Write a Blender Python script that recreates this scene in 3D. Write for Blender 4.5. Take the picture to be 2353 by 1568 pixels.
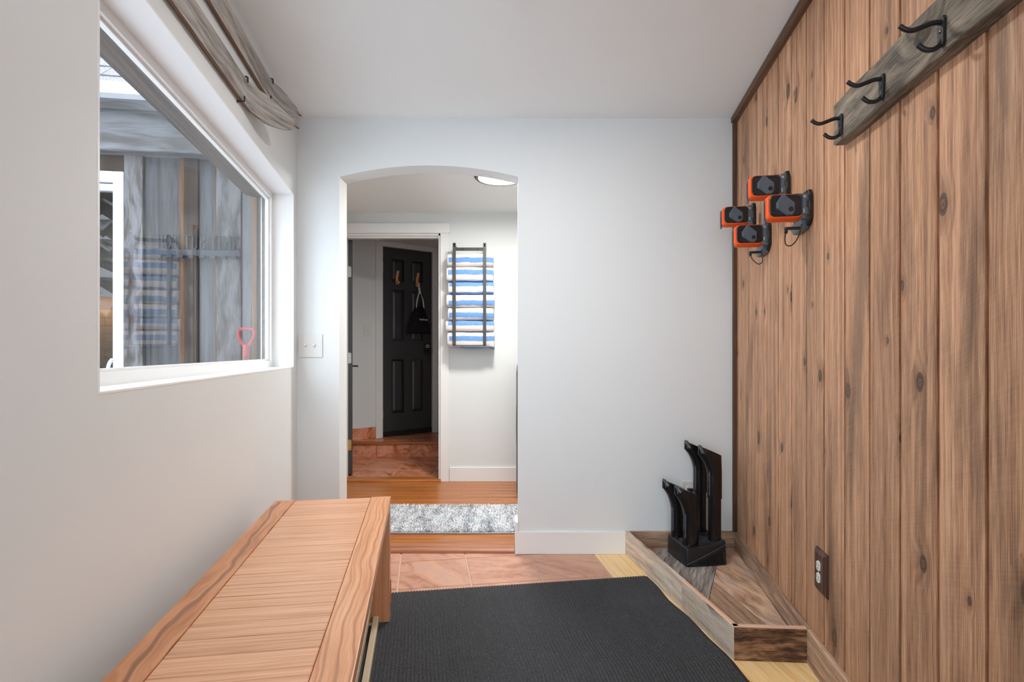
import bpy, bmesh, math, random
from mathutils import Matrix, Vector, Euler
random.seed(7)
for o in list(bpy.data.objects):
    bpy.data.objects.remove(o, do_unlink=True)
scene = bpy.context.scene
C = scene.collection
PI = math.pi

# ------------------------------------------------------------------ camera
CAMH = 1.078
cam_d = bpy.data.cameras.new('camera')
cam_d.sensor_width = 36.0
cam_d.sensor_fit = 'HORIZONTAL'
cam_d.lens = 1300.0 / 2353.0 * 36.0
cam_d.shift_y = 21.0 / 2353.0
cam_d.clip_start = 0.02
cam = bpy.data.objects.new('camera', cam_d)
cam.location = (0, 0, CAMH)
cam.rotation_euler = (PI / 2, 0, 0)
C.objects.link(cam)
scene.camera = cam

# ------------------------------------------------------------------ world: plain overcast winter sky
SKY = 4.2
world = bpy.data.worlds.new('overcast_sky')
scene.world = world
world.use_nodes = True
wn = world.node_tree
wn.nodes['Background'].inputs['Color'].default_value = (0.82, 0.90, 1.0, 1)
wn.nodes['Background'].inputs['Strength'].default_value = SKY

scene.view_settings.view_transform = 'Standard'
scene.view_settings.look = 'None'
scene.view_settings.gamma = 1.0
scene.view_settings.use_curve_mapping = False
scene.view_settings.exposure = 0.45
LAMP = 165.0            # emission of the ceiling discs

# ------------------------------------------------------------------ helpers
def lin(r, g, b):
    f = lambda c: (c / 255 / 12.92) if c / 255 <= 0.04045 else ((c / 255 + 0.055) / 1.055) ** 2.4
    return (f(r), f(g), f(b), 1)

def frame(origin, ang):
    return Matrix.Translation(Vector(origin)) @ Matrix.Rotation(ang, 4, 'Z')

TL = 0.1604
ANG_L = math.atan(TL)
# left-wall frame: x runs along the wall away from the camera, y points outdoors, z up
ML = frame((-0.658, 0, 0), PI / 2 + ANG_L)
TR = 0.15
ANG_R = math.atan(TR)
# right-wall frame: x runs along the wall away from the camera, y points into the room
MR = frame((0.7396, 0, 0), PI / 2 - ANG_R)
I4 = Matrix.Identity(4)
MW = {}

def link(o, parent=None, M=None):
    C.objects.link(o)
    M = M or I4
    if parent is not None:
        o.parent = parent
        MW[o.name] = MW[parent.name] @ M
    else:
        MW[o.name] = M
    o.matrix_basis = M
    return o

def mesh_from(bm, name, mat, smooth=None):
    bmesh.ops.recalc_face_normals(bm, faces=bm.faces)
    me = bpy.data.meshes.new(name)
    bm.to_mesh(me)
    bm.free()
    if smooth is not None:
        for p in me.polygons:
            p.use_smooth = True
        me.set_sharp_from_angle(angle=math.radians(smooth))
    if mat is not None:
        for m in (mat if isinstance(mat, (list, tuple)) else [mat]):
            me.materials.append(m)
    return me

def mk(name, bm, mat, parent=None, M=None, smooth=None):
    me = mesh_from(bm, name, mat, smooth)
    o = bpy.data.objects.new(name, me)
    return link(o, parent, M)

def inst(src, parent=None, M=None, name=None):
    o = bpy.data.objects.new(name or src.name.split('.')[0], src.data)
    return link(o, parent, M)

def tag(o, label, cat, group=None):
    o['label'] = label
    o['category'] = cat
    if group:
        o['group'] = group
    return o

def thing(name, label, cat, M=None, group=None):
    o = bpy.data.objects.new(name, None)
    o.empty_display_size = 0.05
    link(o, None, M)
    return tag(o, label, cat, group)

def struct(o, label=None):
    o['kind'] = 'structure'
    if label:
        o['label'] = label
    return o

def holder(name, M=None):
    o = bpy.data.objects.new(name, None)
    o.empty_display_size = 0.05
    return struct(link(o, None, M))

def new():
    return bmesh.new()

def bev(bm, edges, w, seg=2):
    if w > 0:
        bmesh.ops.bevel(bm, geom=edges, offset=w, segments=seg, profile=0.6, affect='EDGES', clamp_overlap=True)

def box(bm, x0, x1, y0, y1, z0, z1, b=0, seg=1, M=None):
    v = [bm.verts.new((x, y, z)) for x in (x0, x1) for y in (y0, y1) for z in (z0, z1)]
    F = [(0, 1, 3, 2), (4, 6, 7, 5), (0, 4, 5, 1), (2, 3, 7, 6), (0, 2, 6, 4), (1, 5, 7, 3)]
    fs = [bm.faces.new([v[i] for i in f]) for f in F]
    if M is not None:
        bmesh.ops.transform(bm, matrix=M, verts=v)
    if b > 0:
        es = list({e for f in fs for e in f.edges})
        bev(bm, es, b, seg)
    return bm

def bx(x0, x1, y0, y1, z0, z1, b=0, seg=1):
    return box(new(), x0, x1, y0, y1, z0, z1, b, seg)

def boxes(lst, b=0):
    bm = new()
    for q in lst:
        box(bm, *q, b=b)
    return bm

def prism(bm, pts, d0, d1, axis='z', b=0, seg=1):
    """extrude a 2-D outline. axis z: pts=(x,y); axis y: pts=(x,z); axis x: pts=(y,z)"""
    def P(p, d):
        if axis == 'z': return (p[0], p[1], d)
        if axis == 'y': return (p[0], d, p[1])
        return (d, p[0], p[1])
    a = [bm.verts.new(P(p, d0)) for p in pts]
    c = [bm.verts.new(P(p, d1)) for p in pts]
    n = len(pts)
    fs = [bm.faces.new(a), bm.faces.new(list(reversed(c)))]
    for i in range(n):
        fs.append(bm.faces.new((a[i], c[i], c[(i + 1) % n], a[(i + 1) % n])))
    if b > 0:
        bev(bm, list({e for f in fs for e in f.edges}), b, seg)
    return bm

def tube(bm, pts, r, seg=10, cap=True):
    pts = [Vector(p) for p in pts]
    rad = r if isinstance(r, (list, tuple)) else [r] * len(pts)
    rings = []
    up = None
    for i, p in enumerate(pts):
        t = (pts[min(i + 1, len(pts) - 1)] - pts[max(i - 1, 0)]).normalized()
        if up is None:
            up = Vector((0, 0, 1)) if abs(t.z) < 0.9 else Vector((1, 0, 0))
        a = t.cross(up).normalized()
        up2 = a.cross(t).normalized()
        up = up2
        rings.append([bm.verts.new(p + (a * math.cos(2 * PI * k / seg) + up2 * math.sin(2 * PI * k / seg)) * rad[i]) for k in range(seg)])
    for i in range(len(rings) - 1):
        for k in range(seg):
            bm.faces.new((rings[i][k], rings[i][(k + 1) % seg], rings[i + 1][(k + 1) % seg], rings[i + 1][k]))
    if cap:
        bm.faces.new(rings[0])
        bm.faces.new(list(reversed(rings[-1])))
    return bm

def loft(bm, rings, cap=True):
    R = [[bm.verts.new(p) for p in ring] for ring in rings]
    n = len(R[0])
    for i in range(len(R) - 1):
        for k in range(n):
            bm.faces.new((R[i][k], R[i][(k + 1) % n], R[i + 1][(k + 1) % n], R[i + 1][k]))
    if cap:
        bm.faces.new(R[0])
        bm.faces.new(list(reversed(R[-1])))
    return bm

def lathe(bm, prof, seg=24, axis='z', c=(0, 0, 0)):
    rings = []
    for r, h in prof:
        ring = []
        for k in range(seg):
            a = 2 * PI * k / seg
            x, y = max(r, 1e-5) * math.cos(a), max(r, 1e-5) * math.sin(a)
            q = (x, y, h) if axis == 'z' else ((x, h, y) if axis == 'y' else (h, x, y))
            ring.append(Vector(q) + Vector(c))
        rings.append(ring)
    return loft(bm, rings)

def smooth_path(pts, n=6):
    P = [Vector(p) for p in pts]
    out = []
    for i in range(len(P) - 1):
        p0 = P[max(i - 1, 0)]; p1 = P[i]; p2 = P[i + 1]; p3 = P[min(i + 2, len(P) - 1)]
        for k in range(n):
            t = k / n
            out.append(0.5 * ((2 * p1) + (p2 - p0) * t + (2 * p0 - 5 * p1 + 4 * p2 - p3) * t * t + (3 * p1 - p0 - 3 * p2 + p3) * t ** 3))
    out.append(P[-1])
    return out

def clip(bm, co, no):
    """drop what lies on the side the normal points to, and close the cut"""
    g = bm.verts[:] + bm.edges[:] + bm.faces[:]
    r = bmesh.ops.bisect_plane(bm, geom=g, plane_co=co, plane_no=no, clear_outer=True, dist=1e-6)
    es = [e for e in r['geom_cut'] if isinstance(e, bmesh.types.BMEdge)]
    if es:
        bmesh.ops.holes_fill(bm, edges=[e for e in bm.edges if e.is_boundary], sides=0)
    return bm

def roundrect(w, h, r, n=5, cx=0, cy=0):
    pts = []
    for sx, sy, a0 in ((1, 1, 0), (-1, 1, PI / 2), (-1, -1, PI), (1, -1, 1.5 * PI)):
        for k in range(n + 1):
            a = a0 + PI / 2 * k / n
            pts.append((cx + sx * (w / 2 - r) + r * math.cos(a), cy + sy * (h / 2 - r) + r * math.sin(a)))
    return pts

# ------------------------------------------------------------------ materials
class G:
    def __init__(s, name):
        s.m = bpy.data.materials.new(name)
        s.m.use_nodes = True
        s.t = s.m.node_tree
        s.b = s.t.nodes['Principled BSDF']
        s.out = s.t.nodes['Material Output']
    def n(s, typ, ins=None, **props):
        nd = s.t.nodes.new(typ)
        for k, v in props.items():
            setattr(nd, k, v)
        for k, v in (ins or {}).items():
            s.put(nd.inputs[k], v)
        return nd
    def put(s, sock, v):
        if isinstance(v, bpy.types.NodeSocket):
            s.t.links.new(v, sock)
        else:
            sock.default_value = v
    def m2(s, op, a, b=None, c=None, clamp=False):
        nd = s.t.nodes.new('ShaderNodeMath')
        nd.operation = op
        nd.use_clamp = clamp
        s.put(nd.inputs[0], a)
        if b is not None: s.put(nd.inputs[1], b)
        if c is not None: s.put(nd.inputs[2], c)
        return nd.outputs[0]
    def xyz(s, x, y, z):
        return s.n('ShaderNodeCombineXYZ', {0: x, 1: y, 2: z}).outputs[0]
    def noise(s, vec, scale=1.0, detail=2.0, rough=0.55, dist=0.0):
        return s.n('ShaderNodeTexNoise', {'Vector': vec, 'Scale': scale, 'Detail': detail, 'Roughness': rough, 'Distortion': dist}).outputs['Fac']
    def ramp(s, fac, stops, interp='LINEAR'):
        nd = s.t.nodes.new('ShaderNodeValToRGB')
        cr = nd.color_ramp
        cr.interpolation = interp
        while len(cr.elements) < len(stops):
            cr.elements.new(0.5)
        for e, (p, c) in zip(cr.elements, stops):
            e.position = p
            e.color = c if len(c) == 4 else (*c, 1)
        s.put(nd.inputs[0], fac)
        return nd.outputs['Color']
    def mix(s, fac, a, b, mode='MIX'):
        nd = s.n('ShaderNodeMix', data_type='RGBA', blend_type=mode)
        s.put(nd.inputs[0], fac)
        s.put(nd.inputs[6], a)
        s.put(nd.inputs[7], b)
        return nd.outputs[2]
    def map(s, v, a, b, c=0.0, d=1.0):
        nd = s.n('ShaderNodeMapRange', {0: v, 1: a, 2: b, 3: c, 4: d}, interpolation_type='SMOOTHSTEP')
        return nd.outputs[0]
    def bump(s, h, strength=0.3, dist=0.002):
        s.put(s.b.inputs['Normal'], s.n('ShaderNodeBump', {'Height': h, 'Strength': strength, 'Distance': dist}).outputs[0])
    def set(s, **kw):
        for k, v in kw.items():
            s.put(s.b.inputs[k.replace('_', ' ')], v)
        return s

def plain(name, col, rough=0.5, metal=0.0, spec=0.5, bump=0, bscale=300, bdist=0.0006, var=0.0):
    g = G(name)
    g.set(Base_Color=col, Roughness=rough, Metallic=metal)
    g.b.inputs['Specular IOR Level'].default_value = spec
    co = g.n('ShaderNodeTexCoord').outputs['Object']
    nz = g.noise(co, bscale, 3)
    if bump:
        g.bump(nz, bump, bdist)
    if var:
        n2 = g.noise(co, 3.0, 4)
        dark = tuple(c * (1 - var) for c in col[:3]) + (1,)
        g.set(Base_Color=g.mix(g.map(n2, 0.3, 0.7), dark, col))
    return g.m

def emit(name, col, strength):
    g = G(name)
    g.set(Base_Color=(0, 0, 0, 1), Emission_Color=col, Emission_Strength=strength, Roughness=0.6)
    return g.m

def wood(name, cols, axis=2, F=45.0, A1=1.3, dist=0.6, knots=0.0, kcol=(0.02, 0.01, 0.006, 1), kA=2.6, kB=9.0, kr=0.18,
         blotch=0.0, bcol=(0.02, 0.016, 0.014, 1), rings=0.0, ringcol=None, rough=0.5, spec=0.4, bump=0.25, fine=0.3, saw=0.0,
         vary=0.12, bA=1.8, bB=7.0, lo=0.3, hi=0.7, bth=0.52, cw=(1.0, 0.8)):
    """procedural timber: cols runs dark to light, axis is the grain direction in object space"""
    g = G(name)
    co = g.n('ShaderNodeTexCoord').outputs['Object']
    sep = g.n('ShaderNodeSeparateXYZ', {0: co})
    rnd = g.n('ShaderNodeObjectInfo').outputs['Random']
    ax = [sep.outputs[0], sep.outputs[1], sep.outputs[2]]
    al = ax[axis]
    cr = [ax[i] for i in range(3) if i != axis]
    A = g.m2('ADD', al, g.m2('MULTIPLY', rnd, 37.0))
    B = g.m2('ADD', g.m2('MULTIPLY', cr[0], cw[0]), g.m2('MULTIPLY', cr[1], cw[1]))
    B = g.m2('ADD', B, g.m2('MULTIPLY', rnd, 11.0))
    n1 = g.noise(g.xyz(g.m2('MULTIPLY', A, A1), g.m2('MULTIPLY', B, 6.0), 0.0), 1.0, 2)
    gc = g.m2('MULTIPLY', B, F)
    gc = g.m2('ADD', gc, g.m2('MULTIPLY', g.m2('SUBTRACT', n1, 0.5), dist * 3))
    K = None
    if knots > 0:
        vor = g.n('ShaderNodeTexVoronoi', {'Vector': g.xyz(g.m2('MULTIPLY', A, kA), g.m2('MULTIPLY', B, kB), 0.0), 'Scale': 1.0}, voronoi_dimensions='2D')
        has = g.m2('LESS_THAN', g.n('ShaderNodeSeparateColor', {0: vor.outputs['Color']}).outputs[0], knots)
        d = vor.outputs['Distance']
        big = g.n('ShaderNodeSeparateColor', {0: vor.outputs['Color']}).outputs[1]
        rr = g.m2('MULTIPLY', g.m2('ADD', big, 0.35), kr)
        dn = g.m2('DIVIDE', d, rr)
        K = g.m2('MULTIPLY', has, g.map(dn, 1.05, 0.8))
        halo = g.m2('MULTIPLY', has, g.map(dn, 3.6, 0.6))
        gc = g.m2('ADD', gc, g.m2('MULTIPLY', halo, 1.6))
    gr = g.noise(g.xyz(g.m2('MULTIPLY', A, A1), gc, g.m2('MULTIPLY', rnd, 20.0)), 1.0, 3, 0.6)
    fi = g.noise(g.xyz(g.m2('MULTIPLY', A, 9.0), g.m2('MULTIPLY', B, 420.0), 0.0), 1.0, 2)
    fac = g.m2('ADD', g.m2('MULTIPLY', gr, 1 - fine), g.m2('MULTIPLY', fi, fine))
    fac = g.map(fac, lo, hi)
    n = len(cols)
    col = g.ramp(fac, [(i / (n - 1), c) for i, c in enumerate(cols)])
    h = fac
    if rings > 0:
        sn = g.m2('SINE', g.m2('MULTIPLY', gc, 2.2))
        rg = g.m2('MULTIPLY', g.map(sn, 0.62, 1.0), rings)
        rg = g.m2('MULTIPLY', rg, g.map(fi, 0.2, 0.6, 0.55, 1.0))
        col = g.mix(rg, col, ringcol or cols[0])
        h = g.m2('SUBTRACT', h, rg)
    if blotch > 0:
        b1 = g.noise(g.xyz(g.m2('MULTIPLY', A, bA), g.m2('MULTIPLY', B, bB), g.m2('MULTIPLY', rnd, 9.0)), 1.0, 5, 0.62)
        col = g.mix(g.m2('MULTIPLY', g.map(b1, bth, bth + 0.2), blotch), col, bcol)
    if K is not None:
        col = g.mix(g.m2('MULTIPLY', halo, 0.35), col, kcol)
        kc = g.ramp(g.m2('FRACT', g.m2('MULTIPLY', dn, 1.7)), [(0, kcol), (0.5, tuple(0.18 * c + 0.65 * k for c, k in zip(cols[-1][:3], kcol[:3])) + (1,)), (1, kcol)])
        rim = g.m2('MULTIPLY', K, g.map(dn, 0.72, 0.95))
        col = g.mix(K, col, kc)
        col = g.mix(rim, col, tuple(0.5 * c for c in kcol[:3]) + (1,))
        h = g.m2('SUBTRACT', h, g.m2('MULTIPLY', rim, 0.8))
    if saw > 0:
        sw = g.noise(g.xyz(g.m2('MULTIPLY', g.m2('ADD', A, g.m2('MULTIPLY', B, 0.35)), 260.0), g.m2('MULTIPLY', B, 6.0), 0.0), 1.0, 2)
        col = g.mix(g.m2('MULTIPLY', g.map(sw, 0.35, 0.75), saw), col, tuple(min(1, c * 1.35) for c in cols[-1][:3]) + (1,))
        h = g.m2('ADD', h, g.m2('MULTIPLY', sw, 0.6))
    if vary > 0:
        hs = g.n('ShaderNodeHueSaturation', {'Color': col, 'Value': g.m2('ADD', g.m2('MULTIPLY', g.m2('FRACT', g.m2('MULTIPLY', rnd, 7.31)), 2 * vary), 1 - vary)})
        col = hs.outputs[0]
    g.set(Base_Color=col, Roughness=rough)
    g.b.inputs['Specular IOR Level'].default_value = spec
    if bump:
        g.bump(h, bump, 0.0015)
    return g.m

def paint(name, col, rough=0.55, b=0.12):
    g = G(name)
    co = g.n('ShaderNodeTexCoord').outputs['Object']
    g.set(Base_Color=col, Roughness=rough)
    g.b.inputs['Specular IOR Level'].default_value = 0.3
    g.bump(g.m2('ADD', g.noise(co, 160, 3), g.m2('MULTIPLY', g.noise(co, 9, 2), 1.5)), b, 0.0012)
    return g.m

def slate(name, cols, vein=(0.30, 0.20, 0.16, 1), rough=0.42):
    g = G(name)
    co = g.n('ShaderNodeTexCoord').outputs['Object']
    rnd = g.n('ShaderNodeObjectInfo').outputs['Random']
    off = g.n('ShaderNodeVectorMath', {0: co, 1: g.xyz(g.m2('MULTIPLY', rnd, 31.0), g.m2('MULTIPLY', rnd, 17.0), 0.0)}, operation='ADD').outputs[0]
    ang = g.n('ShaderNodeVectorRotate', {'Vector': off, 'Angle': g.m2('MULTIPLY', rnd, 1.2)}).outputs[0]
    st = g.n('ShaderNodeMapping', {'Vector': ang, 'Scale': (3.0, 9.0, 6.0)}).outputs[0]
    n1 = g.noise(st, 1.0, 5, 0.62, 1.2)
    n2 = g.noise(off, 26, 4, 0.65)
    f = g.m2('ADD', g.m2('MULTIPLY', n1, 0.75), g.m2('MULTIPLY', n2, 0.25))
    n = len(cols)
    col = g.ramp(g.map(f, 0.3, 0.7), [(i / (n - 1), c) for i, c in enumerate(cols)])
    g.set(Base_Color=col, Roughness=rough)
    g.bump(f, 0.25, 0.002)
    return g.m

M = {}
M['wall'] = paint('wall_paint', (0.760, 0.782, 0.774, 1))
M['ceil'] = paint('ceiling_paint', (0.872, 0.895, 0.885, 1))
M['trim'] = paint('white_trim_paint', (0.84, 0.84, 0.82, 1), 0.4, 0.03)
M['white'] = paint('bright_white_paint', (0.88, 0.88, 0.87, 1), 0.35, 0.02)
M['plank'] = wood('stained_pine', [lin(120, 86, 64), lin(176, 129, 97), lin(204, 156, 120), lin(228, 182, 145)], axis=2, F=60, A1=0.8, dist=0.9,
                  knots=0.24, kcol=lin(70, 47, 36), kA=5.0, kB=7.4, kr=0.12, blotch=0.62, bcol=lin(86, 65, 52), rough=0.55, bump=0.18, saw=0.07, vary=0.11,
                  bA=1.3, bB=9.0, bth=0.49, fine=0.5, lo=0.30, hi=0.70)
M['groove'] = M['plank']
M['ptrim'] = wood('stained_trim', [lin(62, 44, 32), lin(104, 74, 54), lin(134, 98, 72)], axis=0, F=70, rough=0.55, blotch=0.3)
M['ctrim'] = wood('stained_corner_trim', [lin(52, 36, 25), lin(84, 57, 38), lin(108, 76, 52)], axis=2, F=90, rough=0.55, blotch=0.3)
M['rack'] = wood('reclaimed_grey_board', [lin(60, 53, 46), lin(106, 96, 84), lin(140, 128, 112), lin(172, 158, 138)], axis=0, F=40, A1=5.0, dist=1.4, knots=0.3,
                 kcol=lin(52, 42, 34), kA=5.0, kB=9.0, kr=0.13, blotch=0.6, bcol=lin(62, 62, 64), rough=0.75, bump=0.9, saw=0.05, bA=5, bB=12, fine=0.4)
M['rackedge'] = M['rack']
M['traygrey'] = wood('weathered_tray_board', [lin(136, 114, 98), lin(184, 162, 142), lin(210, 192, 172), lin(230, 216, 200)], axis=0, F=46, A1=2.0, dist=0.7, knots=0.15,
                     kcol=lin(96, 70, 58), kr=0.1, blotch=0.35, bcol=lin(132, 120, 112), rough=0.75, bump=0.5, saw=0.22, fine=0.5)
M['traypink'] = wood('fresh_cut_edge', [lin(206, 158, 128), lin(226, 184, 156), lin(238, 206, 182)], axis=0, F=50, rough=0.65)
M['traydark'] = wood('dark_tray_board', [lin(47, 32, 23), lin(95, 66, 45), lin(140, 103, 73), lin(172, 131, 97)], axis=0, F=60, A1=9.0, dist=1.2, blotch=0.8,
                     bcol=lin(43, 30, 23), rough=0.75, bump=0.9, bA=9, bB=16, fine=0.3, bth=0.48)
M['traybrown'] = wood('brown_tray_board', [lin(99, 77, 63), lin(144, 115, 95), lin(178, 146, 120), lin(206, 174, 146)], axis=0, F=50, A1=2.2, blotch=0.45, bcol=lin(109, 95, 85), rough=0.7, bump=0.5, saw=0.1, fine=0.5)
M['trayslate'] = wood('dark_grey_floor_plank', [lin(89, 81, 77), lin(133, 125, 120), lin(172, 164, 156), lin(216, 206, 194)], axis=0, F=40, A1=4.0, dist=1.0, blotch=0.5,
                      bcol=lin(84, 77, 71), rough=0.7, bump=0.9, fine=0.45)
M['traymulti'] = wood('variegated_floor_plank', [lin(137, 103, 80), lin(196, 157, 127), lin(228, 191, 161), lin(240, 211, 187)], axis=0, F=30, A1=4.0, dist=1.6, blotch=0.85,
                      bcol=lin(169, 167, 171), rough=0.7, bump=0.6, bA=4.0, bB=6.0, bth=0.46, fine=0.4)
M['oak'] = wood('oak_cross_board', [lin(180, 124, 90), lin(212, 157, 120), lin(224, 172, 135), lin(234, 188, 152)], axis=1, F=110, A1=2.8, dist=0.6, rings=0.22,
                ringcol=lin(160, 104, 72), rough=0.33, spec=0.5, bump=0.10, vary=0.05, fine=0.35, lo=0.25, hi=0.75)
M['oakrail'] = wood('oak_rail', [lin(186, 126, 88), lin(210, 150, 108), lin(220, 164, 124), lin(228, 176, 138)], axis=0, F=120, A1=2.6, dist=2.2, rings=0.55,
                    ringcol=lin(160, 106, 72), rough=0.34, spec=0.5, bump=0.12, vary=0.05)
M['oakback'] = wood('oak_back_rail', [lin(164, 104, 64), lin(194, 130, 86), lin(206, 142, 98), lin(214, 152, 110)], axis=0, F=40, A1=2.6, dist=2.6, rings=0.8,
                    ringcol=lin(122, 80, 52), rough=0.34, spec=0.5, bump=0.12, vary=0.04)
M['oakleg'] = wood('oak_leg', [lin(164, 104, 64), lin(194, 130, 86), lin(206, 142, 98), lin(214, 152, 110)], axis=2, F=80, rough=0.35, spec=0.5, bump=0.1, vary=0.03)
M['bamboo'] = wood('pale_bamboo', [lin(228, 176, 106), lin(246, 204, 138), lin(251, 216, 156), lin(254, 228, 184)], axis=0, F=70, A1=2.2, rough=0.35, spec=0.5, bump=0.05, vary=0.04)
M['hallwood'] = wood('amber_hall_floor', [lin(128, 70, 30), lin(168, 98, 46), lin(186, 116, 58), lin(200, 132, 76)], axis=0, F=80, A1=1.6, rough=0.3, spec=0.5, bump=0.05, vary=0.08)
M['thresh'] = wood('threshold_wood', [lin(140, 84, 56), lin(174, 116, 84), lin(192, 136, 104)], axis=0, F=60, rough=0.4, bump=0.1, vary=0.04)
M['tile'] = slate('terracotta_slate_tile', [lin(168, 116, 94), lin(192, 140, 114), lin(200, 150, 130), lin(210, 162, 130), lin(198, 158, 146)])
M['tile2'] = slate('rust_slate_tile', [lin(150, 78, 48), lin(196, 116, 78), lin(222, 146, 106), lin(232, 166, 136), lin(210, 144, 124)], rough=0.3)
M['grout'] = plain('grout', lin(206, 172, 152), 0.8, bump=0.3, bscale=200)
M['black'] = plain('black_satin_paint', (0.044, 0.044, 0.046, 1), 0.42, bump=0.02, bscale=80)
M['blackmetal'] = plain('black_iron', (0.012, 0.012, 0.013, 1), 0.42, 0.0, 0.5, bump=0.08, bscale=220)
M['gloss'] = plain('glossy_black_plastic', (0.008, 0.008, 0.009, 1), 0.16, 0, 0.5)
M['satin'] = plain('satin_black_plastic', (0.012, 0.0135, 0.016, 1), 0.33, 0, 0.5, bump=0.05, bscale=500)
M['dgrey'] = plain('dark_grey_plastic', (0.085, 0.108, 0.135, 1), 0.3)
M['lgrey'] = plain('light_grey_print', (0.42, 0.45, 0.48, 1), 0.5)
M['orange'] = plain('orange_plastic', (0.86, 0.105, 0.012, 1), 0.4)
M['red'] = plain('red_plastic', (0.30, 0.016, 0.020, 1), 0.4)
M['plate'] = plain('white_plate_plastic', (0.74, 0.73, 0.70, 1), 0.35)
M['ivory'] = plain('ivory_plastic', (0.80, 0.80, 0.70, 1), 0.35)
M['slot'] = plain('hole_shade_and_screw_black', (0.01, 0.01, 0.01, 1), 0.8)  # flat black put in for the shade inside holes; also black screws
M['brownplate'] = wood('walnut_cover_plate', [lin(50, 32, 24), lin(78, 52, 40), lin(98, 68, 52)], axis=2, F=140, rough=0.4, bump=0.1)
M['cream'] = plain('cream_enamel', lin(196, 178, 150), 0.45, bump=0.03)
M['nickel'] = plain('satin_nickel', (0.42, 0.40, 0.36, 1), 0.35, 0.9)
M['brass'] = plain('brass', (0.62, 0.40, 0.14, 1), 0.35, 0.9)
M['beech'] = wood('beech_hook', [lin(206, 140, 86), lin(226, 164, 108), lin(234, 180, 128)], axis=2, F=120, rough=0.45)
M['bagcloth'] = plain('black_cotton', (0.010, 0.010, 0.011, 1), 0.85, 0, 0.3, bump=0.3, bscale=900)
M['cord'] = plain('white_cotton_cord', (0.82, 0.82, 0.80, 1), 0.8, bump=0.4, bscale=900)
M['print'] = plain('white_print', (0.85, 0.85, 0.85, 1), 0.6)
M['bronze'] = plain('dark_bronze', (0.05, 0.045, 0.04, 1), 0.35, 0.6)
M['washer'] = plain('graphite_enamel', (0.085, 0.085, 0.075, 1), 0.28, 0.3)
M['lamp'] = emit('lit_diffuser', (1.0, 0.985, 0.965, 1), LAMP)
M['lamp_hall'] = emit('lit_hall_diffuser', (1.0, 0.975, 0.94, 1), LAMP * 0.8)

def glass(name, tint=(0.96, 0.975, 0.98, 1), r0=0.022):
    g = G(name)
    lw = g.n('ShaderNodeLayerWeight', {'Blend': 0.5}).outputs['Facing']
    p = g.m2('POWER', lw, 5.0)
    R = g.m2('ADD', g.m2('MULTIPLY', p, 0.48), r0)
    tr = g.n('ShaderNodeBsdfTransparent', {'Color': tint})
    gl = g.n('ShaderNodeBsdfGlossy', {'Color': (1, 1, 1, 1), 'Roughness': 0.0})
    mx = g.n('ShaderNodeMixShader', {0: R, 1: tr.outputs[0], 2: gl.outputs[0]})
    g.t.links.new(mx.outputs[0], g.out.inputs['Surface'])
    return g.m
M['glass'] = glass('window_glass')
M['glass2'] = glass('exterior_window_glass', (0.75, 0.76, 0.77, 1), 0.03)

CEIL = 2.308
REAR = -2.3
# ------------------------------------------------------------------ floor
fl = struct(mk('floor', boxes([(-1.35, 1.45, 0.0, 3.14, -0.12, -0.003), (-1.9, 2.1, REAR - 0.1, 0.0, -0.12, -0.003)]), M['grout']), 'entry room floor of slate tiles and pale wood strips')
# tiles and strips sit square to the left wall: own frame u across, v along the wall
MT = Matrix.Rotation(ANG_L, 4, 'Z')
pN = (0, 3.0, 0)
def to_tile(pt):
    return MT.inverted() @ Vector(pt)
cut_back = (MT.inverted() @ Vector((0, 3.001, 0)), (MT.inverted().to_3x3() @ Vector((0, 1, 0))))
cut_left = (MT.inverted() @ Vector((-0.66, 0, 0)), (MT.inverted().to_3x3() @ Vector((-math.cos(ANG_L), -math.sin(ANG_L), 0))))
cut_right = (MT.inverted() @ Vector((0.742, 0, 0)), (MT.inverted().to_3x3() @ Vector((math.cos(ANG_R), -math.sin(ANG_R), 0))))
cut_rear = (MT.inverted() @ Vector((0, REAR, 0)), (MT.inverted().to_3x3() @ Vector((0, -1, 0))))
TP = 0.3335
ua = [0.895 - TP * k for k in range(6)]
vb = [2.595 + TP * k for k in range(-14, 3)]
for i in range(len(ua) - 1):
    for j in range(len(vb) - 1):
        x1, x0 = ua[i] - 0.004, ua[i + 1] + 0.004
        y0, y1 = vb[j] + 0.004, vb[j + 1] - 0.004
        bm = bx(x0, x1, y0, y1, -0.012, 0.0 + 0.0006 * random.random(), 0.0018)
        for c in (cut_back, cut_left, cut_rear):
            clip(bm, c[0], c[1])
        if len(bm.faces) < 4:
            bm.free(); continue
        mk('floor_tile', bm, M['tile'], fl, MT)
W = 0.094
k = 0
x = 0.902
while x < 1.75:
    ys = [-2.2 + 0.31 * (k % 3), -0.6 + 0.4 * ((k * 2) % 3), 0.9 + 0.33 * ((k * 5) % 4), 2.35 + 0.2 * ((k * 3) % 3), 3.6]
    for j in range(4):
        bm = bx(x, x + W - 0.0008, ys[j], ys[j + 1] - 0.0008, -0.012, 0.0, 0.0008)
        for c in (cut_back, cut_right, cut_rear):
            clip(bm, c[0], c[1])
        if len(bm.faces) < 4:
            bm.free(); continue
        cx, cy = x, ys[j]
        bmesh.ops.rotate(bm, verts=bm.verts, cent=(0, 0, 0), matrix=Matrix.Rotation(-PI / 2, 3, 'Z'))
        mk('floor_plank', bm, M['bamboo'], fl, MT @ Matrix.Rotation(PI / 2, 4, 'Z'))
    x += W
    k += 1

# ------------------------------------------------------------------ ceiling
struct(mk('ceiling', boxes([(-1.35, 1.45, 0.0, 3.0, CEIL, CEIL + 0.12), (-1.9, 2.1, REAR - 0.1, 0.0, CEIL, CEIL + 0.12)]), M['ceil']), 'smooth off-white ceiling of the entry room')

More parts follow.
